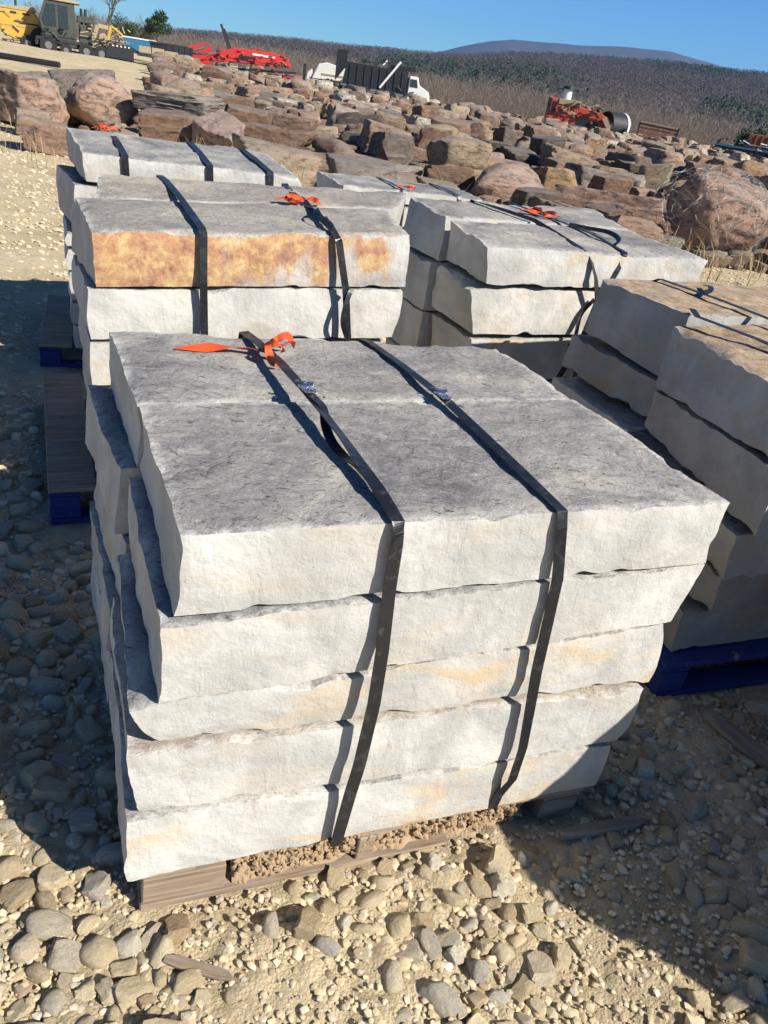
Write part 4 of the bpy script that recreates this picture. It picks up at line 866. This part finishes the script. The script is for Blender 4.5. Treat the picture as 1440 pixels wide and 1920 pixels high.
def mat_hill(name, sc_, a, b, g):
    t = NT(name, 1., .0); v = t.co(off=False); n = t.noise(v, sc_, 8, .75, .5); n2 = t.noise(v, sc_*.16, 5, .6, .6)
    c = t.mix(t.rng(n, .35, .65), a, b); c = t.mix(t.math('MULTIPLY', t.rng(n2, .54, .62), t.rng(n, .4, .55)), c, g); t.color(c); t.bump(n, 1., 14.)
mat_hill('wooded_hill', .03, (.060, .048, .043), (.135, .108, .094), (.035, .05, .028)); mat_hill('far_mountain', .006, (.065, .058, .05), (.10, .085, .075), (.05, .055, .04))
hill('hills', RIDGE, 420, 2300, 3400, -2., 'wooded_hill', 14, 3)
hill('mountain', MOUNT, 5200, 8600, 9800, -4., 'far_mountain', 70, 9)
t = NT('pasture', .95, .1); t.color(t.mix(t.noise(t.co(off=False), .05, 4, .6), (.22, .24, .10), (.34, .31, .15)))
fld = MB().add([(26, 105, -.05), (68, 100, -.2), (95, 168, -1.0), (44, 175, -1.0)], [(0, 1, 2, 3)]).build('grass_field', 'pasture'); tag(fld, kind='structure')
def woods(name, n, az0, az1, d0, d1, h0, h1, ntri, wd, mat, label, zf, seed, power=1., green=0.):
    rs = np.random.RandomState(seed); D = d0+(d1-d0)*rs.rand(n)**power; az = rs.uniform(az0, az1, n); x = D*np.sin(np.radians(az)); y = D*np.cos(np.radians(az))
    if name == 'pine_groves':
        kp = fbm(np.stack([x/230, y/420, x*0], -1), 3, 5) > .10; D, az, x, y = D[kp], az[kp], x[kp], y[kp]; n = len(D)
    z = zf(az, D, x, y); H = h0+(h1-h0)*rs.rand(n); k = ntri
    tilt_ = .5 if name == 'bare_woods' else .15; a = rs.rand(n, k)*2*np.pi; rr = np.sqrt(rs.rand(n, k)); hh_ = rs.rand(n, k); rad = (H*.34)[:, None]*np.sin(np.pi*np.clip(.12+hh_*.86, 0, 1))**.6
    cx = x[:, None]+np.cos(a)*rr*rad; cy = y[:, None]+np.sin(a)*rr*rad; cz = z[:, None]+H[:, None]*(.18+.8*hh_)
    c = np.stack([cx, cy, cz], -1)
    dv_ = np.stack([np.cos(a)*rr*.6, np.sin(a)*rr*.6, tilt_+.6*rs.rand(n, k)], -1); dv_ /= np.linalg.norm(dv_, axis=-1)[..., None]
    ln = (H*.16)[:, None, None]*(.6+.8*rs.rand(n, k, 1)); tv = rs.normal(0, 1, (n, k, 3)); tv /= np.linalg.norm(tv, axis=-1)[..., None]
    wv = (H*wd)[:, None, None]
    tri = np.stack([c-tv*wv, c+tv*wv, c+dv_*ln], 2).reshape(-1, 3)
    # trunks
    tb = np.stack([np.stack([x-H*.012, y, z], -1), np.stack([x+H*.012, y, z], -1), np.stack([x, y, z+H*.8], -1)], 1).reshape(-1, 3)
    V = np.concatenate([tri, tb]); o = obj(name, mesh_np(name, V, np.arange(len(V)).reshape(-1, 3), False), mat); tag(o, label, 'woods', kind='stuff'); return o
fz = lambda az, D, x, y: terrain(x, y)-.2
woods('bare_woods', 5600, -26, 30, 330, 640, 8, 12, 75, .006, 'wood_crowns', 'grey brown leafless woods on the plain behind the boulder yard', fz, 31, 1.)
hzf = lambda az, D, x, y: hill_z(az, D, -2., RIDGE, 420, 2300)-2
woods('lower_hill_woods', 9000, -32, 30, 430, 1150, 8, 14, 22, .022, 'wood_crowns', 'pale grey brown leafless forest at the foot of the hill', hzf, 34, .9)
woods('hill_woods', 30000, -32, 30, 1000, 2260, 8, 15, 11, .045, 'hill_crowns', 'darker leafless forest covering the upper hillside', hzf, 32, .9)
woods('pine_groves', 7000, -6, 27, 800, 2200, 9, 15, 12, .11, 'pine_needles', 'dark green pine patches among the leafless forest on the hillside', lambda az, D, x, y: hill_z(az, D, -2., RIDGE, 420, 2300)-1, 33)

# ------------------------------------------------------------------ machines
def place(pxx, pyy, D):
    d = fw*1443+rt*(pxx-720)+up*(960-pyy); t_ = D/math.hypot(d.x, d.y); q = Vector((0, 0, EYE))+d*t_; return q, math.atan2(-d.x, d.y)
LOC = {'truck': (-25.62, 54.26, .93, .44), 'yellow': (-29.6, 54.5, .95, .49)}
def machine(name, label, cat, x, y, z, yaw=0., group=None):
    root = empty(name, (x, y, z), math.atan2(-x, y)+yaw); tag(root, label, cat, group); return root
def wheel(root, x, y, z, r, wd=.35, rim='grey_steel'):
    wh = MB().tube((x, y, z), (x, y+wd, z), r, n=20).build('wheel', 'rubber', root, 0, True)
    MB().tube((x, y-.03, z), (x, y+.02, z), r*.42, r*.34, n=14).build('rim', rim, wh)
k = 1/29.
def greebles(root, x0, x1, y, z0, z1, n, mat, seed, sz=(.05, .3), name='greebles'):  # random small boxes and tubes, generic filler detail and no particular parts
    rs = random.Random(seed); m = MB(); m.bar((x0, y+.02, (z0+z1)/2), (x1, y+.02, (z0+z1)/2), .05, .04)
    for q in range(n):
        x = rs.uniform(x0, x1); z = rs.uniform(z0, z1); a = rs.uniform(*sz); b = rs.uniform(*sz)*.5; d = rs.uniform(.04, .22)
        if rs.random() < .55: m.box(x, x+a, y-d, y+.05, z, z+b)
        else: m.tube((x, y-d*.5, z), (x+rs.uniform(-.5, .5), y-d*.5, z+rs.uniform(-.3, .35)), rs.uniform(.02, .05), n=5)
    o = m.build(name, mat, root); o['kind'] = 'stuff'; return o
# dark cab truck with crane body
R = machine('old_truck', 'dark olive cab truck loaded with tan machinery, parked on the sandy rise at upper left', 'truck', -25.62, 54.26, .62)
MB().prism([(0, .55), (0, 1.3), (-.1, 1.9), (.25, 2.9), (1.95, 2.9), (2.0, .55)], -.2, 1.9).build('cab', 'olive_paint', R, .03)
MB().box(-.05, 2.3, -.3, 2., 2.92, 3.05).build('cab_roof', 'tan_paint', R, .02)
MB().prism([(.2, 1.55), (.05, 1.9), (.35, 2.72), (.85, 2.72), (.85, 1.55)], -.23, -.19).build('window', 'dark_glass', R)
MB().prism([(1.0, 1.5), (1.0, 2.72), (1.55, 2.72), (1.55, 1.5)], -.23, -.19).build('window', 'dark_glass', R)
MB().box(-.35, 2.2, -.25, -.05, .75, .92).box(-.4, -.2, -.2, 1.8, .45, .8).build('bumper', 'dark_steel', R)
MB().box(-.1, 5.3, .2, 1.5, .5, .75).build('chassis', 'dark_steel', R)
for x in (2.35, 2.6): MB().tube((x, .3, 1.0), (x, .3, 2.75), .08).build('exhaust_stack', 'dark_steel', R)
MB().box(2.1, 3.1, -.1, 1.5, 2.0, 2.35).box(2.2, 2.9, 0, 1.4, .8, 1.9).build('rear_cab_box', 'olive_paint', R, .02)
m = MB(); m.box(2.9, 4.9, .1, 1.4, .8, 1.2); m.bar((3.0, .6, 1.1), (3.3, .6, 2.0), .2, .25); m.bar((3.3, .6, 2.0), (4.5, .6, 1.9), .2, .25); m.bar((4.5, .6, 1.9), (4.9, .6, 1.1), .2, .2); m.tube((3.6, .2, 1.35), (3.6, 1.2, 1.35), .28); m.build('crane_frame', 'tan_paint', R, .02)
m = MB(); m.bar((3.9, .5, 1.2), (4.1, .5, 2.1), .15, .15); m.bar((4.1, .5, 2.1), (4.8, .5, 1.7), .15, .12); m.build('crane_arm', 'yellow_paint', R, .01)
m = MB().prism([(3.7, .35), (3.7, .75), (4.0, 1.15), (5.1, 1.15), (5.4, .9), (5.4, .3)], -.45, -.15); m.build('mudguard', 'black_paint', R, .02)
for q in range(5): MB().box(4.1+q*.24, 4.2+q*.24, -.48, -.455, 1.0, 1.08).build('marker_lamp', 'white_paint', R)
for x, r in ((.35, .5), (1.35, .36), (2.55, .46), (3.45, .46)): wheel(R, x, -.4, r, r)
greebles(R, -.1, 2.2, -.25, .6, 1.5, 16, 'dark_steel', 1); greebles(R, 2.2, 5.2, .0, .5, 2.1, 26, 'tan_paint', 2); greebles(R, 2.1, 5.0, -.1, .6, 1.9, 18, 'dark_steel', 3, name='dark_greebles')
# trailer behind it
R = machine('flatbed_trailer', 'low dark flatbed trailer with tan timber load behind the olive truck', 'trailer', -20.2, 56.4, .86)
MB().box(-.2, 2.6, 0, 1.8, .45, .62).prism([(-.7, .95), (0, .62), (0, .45), (-.7, .75)], .3, 1.5).build('deck', 'dark_steel', R, .01)
m = MB()
for q in range(9): m.box(-.1+(q % 3)*.8, .65+(q % 3)*.85, .1+(q//3)*.5, .5+(q//3)*.5, .64, .82+.07*(q % 4))
m.build('timber_load', 'tan_paint', R, .02)
for x in (1.2, 1.9): wheel(R, x, -.05, .26, .26, .3)
# yellow dumper
R = machine('dump_hauler', 'yellow articulated hauler with a big tan wheel at the upper left edge', 'construction vehicle', -27.75, 54.7, .58)
MB().prism([(-.6, .85), (-.75, 2.15), (1.4, 2.15), (1.75, 1.6), (1.75, .8), (.2, .55)], 0, 2.).build('body', 'yellow_paint', R, .05)
MB().prism([(-.75, 2.17), (-.75, 2.3), (1.4, 2.45), (1.5, 2.17)], .05, 1.9).build('body_rim', 'tan_paint', R, .02)
MB().box(.0, .35, -.03, .0, 1.95, 2.06).box(.7, 1.1, -.03, 0, 1.95, 2.06).box(.5, 1.6, -.03, 0, 1.45, 1.55).build('vent', 'black_paint', R)
MB().tube((.35, .6, 2.3), (.35, .6, 3.1), .07).build('exhaust_stack', 'dark_steel', R)
wheel(R, 1.75, -.4, .72, .72, .5, 'tan_paint'); wheel(R, .9, -.3, .45, .45, .5)
greebles(R, -.7, 1.6, -.02, .6, 2.0, 14, 'tan_paint', 5); greebles(R, -.6, 1.2, -.1, .2, .8, 14, 'dark_steel', 6, name='dark_greebles')
# white car
R = machine('white_car', 'white car cut off by the left edge beyond the yellow hauler', 'car', -31.5, 53.6, .95)
MB().prism([(-1.2, .25), (-1.2, .75), (-.7, .8), (-.3, 1.15), (.6, 1.15), (1.0, .72), (1.5, .62), (1.5, .25)], 0, 1.6).build('body', 'white_paint', R, .06)
MB().prism([(-.6, .8), (-.25, 1.1), (.55, 1.1), (.85, .75)], -.02, 0).build('window', 'dark_glass', R)
for x in (-.7, 1.0): wheel(R, x, -.02, .28, .28, .2)
# blue and black containers
R = machine('blue_container', 'blue tarped container behind the flatbed trailer', 'container', -25.3, 66, 1.35)
MB().box(0, 2.7, 0, 2, 0, .95).build('box', 'blue_tarp', R, .04); MB().box(-.05, 2.75, -.04, 2.04, .96, 1.05).build('tarp_edge', 'white_paint', R)
R = machine('skip_container', 'taller black skip standing left of the red crusher', 'skip', -18.9, 60.5, .9, .1)
MB().prism([(-.8, 0), (-1., 1.35), (.9, 1.35), (.8, 0)], 0, 1.5).build('skip_body', 'black_paint', R, .03)
m = MB()
for q in range(5): m.box(-.85+q*.4, -.78+q*.4, -.05, 0, .05, 1.3)
m.build('skip_rib', 'dark_steel', R)
R = machine('skip_container', 'long low black skip beside the blue container', 'skip', -20.9, 63.5, 1.2, 0)
MB().prism([(-.9, 0), (-1.1, 1.1), (1.5, 1.1), (1.4, 0)], 0, 1.5).build('skip_body', 'black_paint', R, .03); MB().box(-1.15, 1.55, -.06, 0, 1.0, 1.12).build('skip_rim', 'dark_steel', R)
# red crusher
R = machine('red_crusher', 'long bright red crushing machine with a black exhaust pole, beyond the boulders', 'machine', -18.0, 62.4, 1.28)
MB().prism([(.0, .35), (1.5, 1.15), (2.4, 1.45), (5.2, 1.5), (6.2, 1.25), (6.4, .75), (5.0, .6), (2.6, .55), (1.3, .45)], 0, 1.8).build('body', 'red_paint', R, .04)
MB().bar((-.9, .4, .1), (2.6, .4, 1.0), .3, .12).bar((-.9, 1.2, .3), (2.6, 1.2, 1.2), .3, .12).build('conveyor', 'red_paint', R)
MB().bar((2.2, .3, -.15), (7.1, .3, .2), .4, .22).bar((2.6, .3, -.35), (7.3, .3, .0), .3, .1).build('track_frame', 'red_paint', R)
MB().bar((2.0, .2, .1), (6.8, .2, .45), .5, .16).build('belt', 'rubber', R)
MB().box(2.7, 3.9, -.04, 0, .75, 1.05).box(4.6, 5.6, -.04, 0, .7, .85).build('dark_panel', 'black_paint', R); MB().box(3.6, 5.2, -.05, 0, 1.15, 1.28).build('white_panel', 'white_paint', R)
MB().bar((1.95, .6, 1.3), (1.35, .6, 2.75), .2, .16).bar((2.1, .6, 1.3), (1.6, .6, 2.5), .12, .1).build('exhaust_pole', 'dark_steel', R)
MB().bar((.6, .1, .6), (1.3, .1, .9), .06, .5).build('hydraulic_arm', 'grey_steel', R)
greebles(R, .6, 6.0, -.03, .2, 1.4, 34, 'red_paint', 7); greebles(R, .6, 6.2, -.1, -.2, .9, 30, 'dark_steel', 8, name='dark_greebles'); greebles(R, 2.2, 5.8, .3, 1.3, 1.6, 12, 'red_paint', 9, name='top_greebles')
R = machine('red_boom', 'red folded machine boom above the black skips', 'machine', -20.2, 66, 1.6)
MB().bar((0, 0, .6), (1.9, 0, .75), .4, .3).bar((1.9, 0, .75), (1.75, 0, 1.15), .3, .12).bar((.0, 0, .6), (1.5, 0, 1.2), .3, .14).build('boom_arm', 'red_paint', R); MB().tube((.4, -.2, .5), (1.4, -.2, .85), .06).build('ram', 'grey_steel', R); MB().box(0, 1.9, 0, .4, -.8, .4).build('chassis', 'red_paint', R)
# white truck and black dump truck
R = machine('white_truck', 'white dump truck half hidden behind the boulders, left of the black dump truck', 'truck', -12.2, 73.6, .95)
MB().prism([(.35, .5), (.9, 1.75), (1.6, 1.95), (3.9, 1.55), (3.9, .6)], 0, 2.2).build('body', 'white_paint', R, .05)
MB().prism([(-.1, .3), (0, 1.0), (.4, 1.35), (.55, .4)], .2, 1.9).build('cab', 'white_paint', R, .05); MB().box(1.2, 3.6, -.04, 0, 1.0, 1.12).box(1.6, 3.4, -.04, 0, .7, .76).build('stripe', 'tan_paint', R)
MB().box(-.35, -.1, 0, .4, .4, 1.6).build('tailgate', 'dark_steel', R)
for x in (1.2, 2.1, 3.2): wheel(R, x, -.05, .3, .4)
greebles(R, .2, 3.8, -.02, .3, 1.0, 14, 'dark_steel', 10)
R = machine('dump_truck', 'dump truck with black ribbed bed, slanted white ram and white cab on the right', 'truck', -9.3, 69.6, .92)
MB().prism([(.0, .75), (.0, 2.95), (.85, 2.95), (.85, 1.9)], -.1, 2.3).prism([(.6, .7), (.85, 2.2), (5.7, 2.15), (5.7, .6), (5.4, .5)], 0, 2.2).build('dump_bed', 'black_paint', R, .02)
for q in range(8): MB().box(1.1+q*.6, 1.18+q*.6, -.08, 0, .75, 2.1).build('bed_rib', 'dark_steel', R)
MB().bar((.5, -.02, .6), (5.8, -.02, .45), .1, .14).build('bed_rail', 'grey_steel', R)
MB().box(4.2, 6.3, .2, 2.0, 2.2, 2.5).bar((2.0, .2, 2.3), (5.5, .2, 2.75), .08, .06).build('bed_canopy', 'black_paint', R)
MB().bar((3.6, -.15, .75), (5.05, -.15, 2.75), .12, .16).build('ram', 'white_paint', R)
MB().bar((3.6, .5, 2.2), (4.0, .5, 2.7), .12, .12).build('ram', 'white_paint', R)
MB().prism([(5.85, .15), (5.9, 1.9), (6.6, 1.9), (6.75, 1.35), (7.6, .95), (7.7, .15)], 0, 2.1).build('cab', 'white_paint', R, .06)
MB().prism([(6.0, 1.15), (6.0, 1.7), (6.5, 1.7), (6.65, 1.15)], -.03, 0).build('window', 'dark_glass', R); MB().tube((5.8, .3, .8), (5.8, .3, 2.3), .07).build('exhaust_stack', 'grey_steel', R)
for x in (1.3, 2.3, 4.6, 6.9): wheel(R, x, -.1, .15, .45)
greebles(R, .6, 5.8, -.05, .2, .9, 22, 'dark_steel', 11); greebles(R, 6.0, 7.5, -.02, .2, .8, 8, 'grey_steel', 12, name='cab_greebles')
# orange red machine, drum and slatted screen at the right
R = machine('tracked_loader', 'rusty orange red tracked machine with a white tank on top, right of the yard', 'machine', 7.6, 69.6, .78)
MB().prism([(.0, .6), (.1, 2.2), (1.2, 2.0), (2.9, 1.75), (4.3, 1.55), (5.2, 1.2), (5.3, .4), (3.2, .2)], 0, 2.0).build('body', 'orange_red_paint', R, .05)
MB().box(.05, .35, -.05, 0, .9, 2.1).box(.5, .8, -.05, 0, 1.0, 1.9).prism([(2.6, .4), (2.6, 1.0), (4.2, .9), (4.4, .35)], -.06, 0).build('dark_panel', 'black_paint', R)
MB().box(.9, 2.6, -.06, .5, 1.75, 2.15).bar((1.2, 0, 1.6), (2.4, 0, 1.1), .2, .3).build('engine_guard', 'tan_paint', R, .02)
MB().tube((1.45, .8, 2.05), (1.45, .8, 2.85), .35, .33, 14).build('tank', 'white_paint', R, 0, True); MB().tube((1.5, .8, 2.86), (1.5, .8, 3.05), .5, .46, 14).build('tank_cap', 'black_paint', R)
for x in (3.0, 3.5, 4.0): MB().tube((x, .3, 1.65), (x, .9, 1.75+.1*math.sin(x*5)), .2).build('pulley', 'dark_steel', R)
MB().bar((-.1, -.15, .5), (3.2, -.15, .3), .3, .3).build('track', 'grey_steel', R); MB().bar((4.6, -.2, 1.3), (5.5, -.2, .2), .2, .35).build('loader_arm', 'tan_paint', R)
greebles(R, .1, 5.0, -.06, .5, 1.6, 30, 'orange_red_paint', 13); greebles(R, .3, 5.0, -.1, .3, 1.9, 34, 'dark_steel', 14, name='dark_greebles'); greebles(R, .8, 4.2, .3, 1.7, 2.1, 16, 'tan_paint', 15, name='top_greebles')
R = machine('steel_drum', 'large open dark steel drum with a white ring beside the orange red machine', 'drum', 13.0, 68.6, .62)
m = MB(); n_ = 28
for (xa, xb, r_) in ((0, 1.9, .98),):
    ring = lambda x, rad: [(x, 1+rad*math.cos(i*2*math.pi/n_), .98+rad*math.sin(i*2*math.pi/n_)) for i in range(n_)]
    vs = ring(0, .98)+ring(1.9, .98)+ring(1.9, .9)+ring(0, .9); fs = []
    for a in range(4):
        for i in range(n_): fs.append((a*n_+i, a*n_+(i+1) % n_, ((a+1) % 4)*n_+(i+1) % n_, ((a+1) % 4)*n_+i))
    m.add(vs, fs)
m.build('shell', 'dark_steel', R, 0, True)
R.rotation_euler.z += .75
m = MB(); vs = [(x, 1+rad*math.cos(i*2*math.pi/n_), .98+rad*math.sin(i*2*math.pi/n_)) for x, rad in ((1.5, 1.0), (1.7, 1.0), (1.7, 1.03), (1.5, 1.03)) for i in range(n_)]; fs = [(a*n_+i, a*n_+(i+1) % n_, ((a+1) % 4)*n_+(i+1) % n_, ((a+1) % 4)*n_+i) for a in range(4) for i in range(n_)]
m.add(vs, fs).build('ring', 'white_paint', R)
R = machine('slatted_screen', 'reddish slatted screen frame right of the steel drum', 'machine', 14.9, 68.5, .62)
m = MB()
for q in range(5): m.bar((0, 0, .35+q*.28), (2.9, 0, .3+q*.26), .5, .13)
m.build('slats', 'rust_red', R); MB().bar((2.9, 0, .2), (2.95, 0, 1.55), .6, .12).bar((0, 0, .2), (0, 0, 1.7), .6, .1).build('end_frame', 'dark_steel', R)
MB().bar((0, -.1, 1.62), (2.9, -.1, 1.5), .6, .08).build('top_rail', 'tan_paint', R); MB().box(0, 2.9, 0, .5, -.2, .3).build('base', 'dark_steel', R)
# flatbed at the right edge
R = machine('flatbed_trailer', 'dark blue flatbed trailer cut by the right edge of the photo', 'trailer', 17.6, 57.3, .5)
MB().box(0, 5., 0, 2.2, .85, 1.12).build('deck', 'dark_steel', R, .02); MB().box(0, 5., -.05, 0, 1.0, 1.1).build('rail', 'blue_tarp', R)
MB().box(1.7, 2.1, 0, .4, 1.14, 1.6).box(3.0, 3.5, .2, .9, 1.14, 1.45).box(.1, .3, 0, 2, 1.14, 1.3).build('winch', 'dark_steel', R, .02)
for x in (1.0, 1.9, 2.8, 3.7): wheel(R, x, -.1, .42, .42)
MB().box(2.2, 2.7, -.12, 0, .3, .65).build('light_panel', 'tan_paint', R)
greebles(R, .3, 4.8, .2, .3, 1.5, 40, 'dark_steel', 16); greebles(R, 1.4, 4.8, .1, 1.0, 1.6, 12, 'white_paint', 17, name='white_greebles')
R = machine('red_container', 'rusty red container behind the blue flatbed at the right edge', 'container', 20.8, 61.0, .7)
MB().box(0, 3.6, 0, 2.2, .4, 1.8).build('box', 'rust_red', R, .03)
m = MB()
for q in range(9): m.box(.1+q*.4, .2+q*.4, -.05, 0, .45, 1.75)
m.build('corrugation', 'rust_red', R)
# long dark pipe on the sand
pp = MB().tube((0, 0, .12), (3.1, -.3, .12), .12, n=10).build('steel_pipe', 'dark_steel', None, 0, True); pp.location = (-20.2, 38.0, float(terrain(-20.2, 38.))); tag(pp, 'long dark pipe lying on the sand at the left edge', 'pipe')

# ------------------------------------------------------------------ air
t = bpy.data.materials.new('haze_air'); t.use_nodes = True; nt = t.node_tree; nt.nodes.clear()
ou = nt.nodes.new('ShaderNodeOutputMaterial'); vo = nt.nodes.new('ShaderNodeVolumePrincipled'); nt.links.new(vo.outputs[0], ou.inputs['Volume'])
vo.inputs['Color'].default_value = (.28, .53, 1., 1); vo.inputs['Density'].default_value = 6.5e-5; vo.inputs['Anisotropy'].default_value = .1
MATS['haze_air'] = t
hz = MB().box(-9500, 9500, -400, 9950, -12, 760).build('haze', 'haze_air'); tag(hz, 'thin blue air between the yard and the mountain', 'haze', kind='stuff')
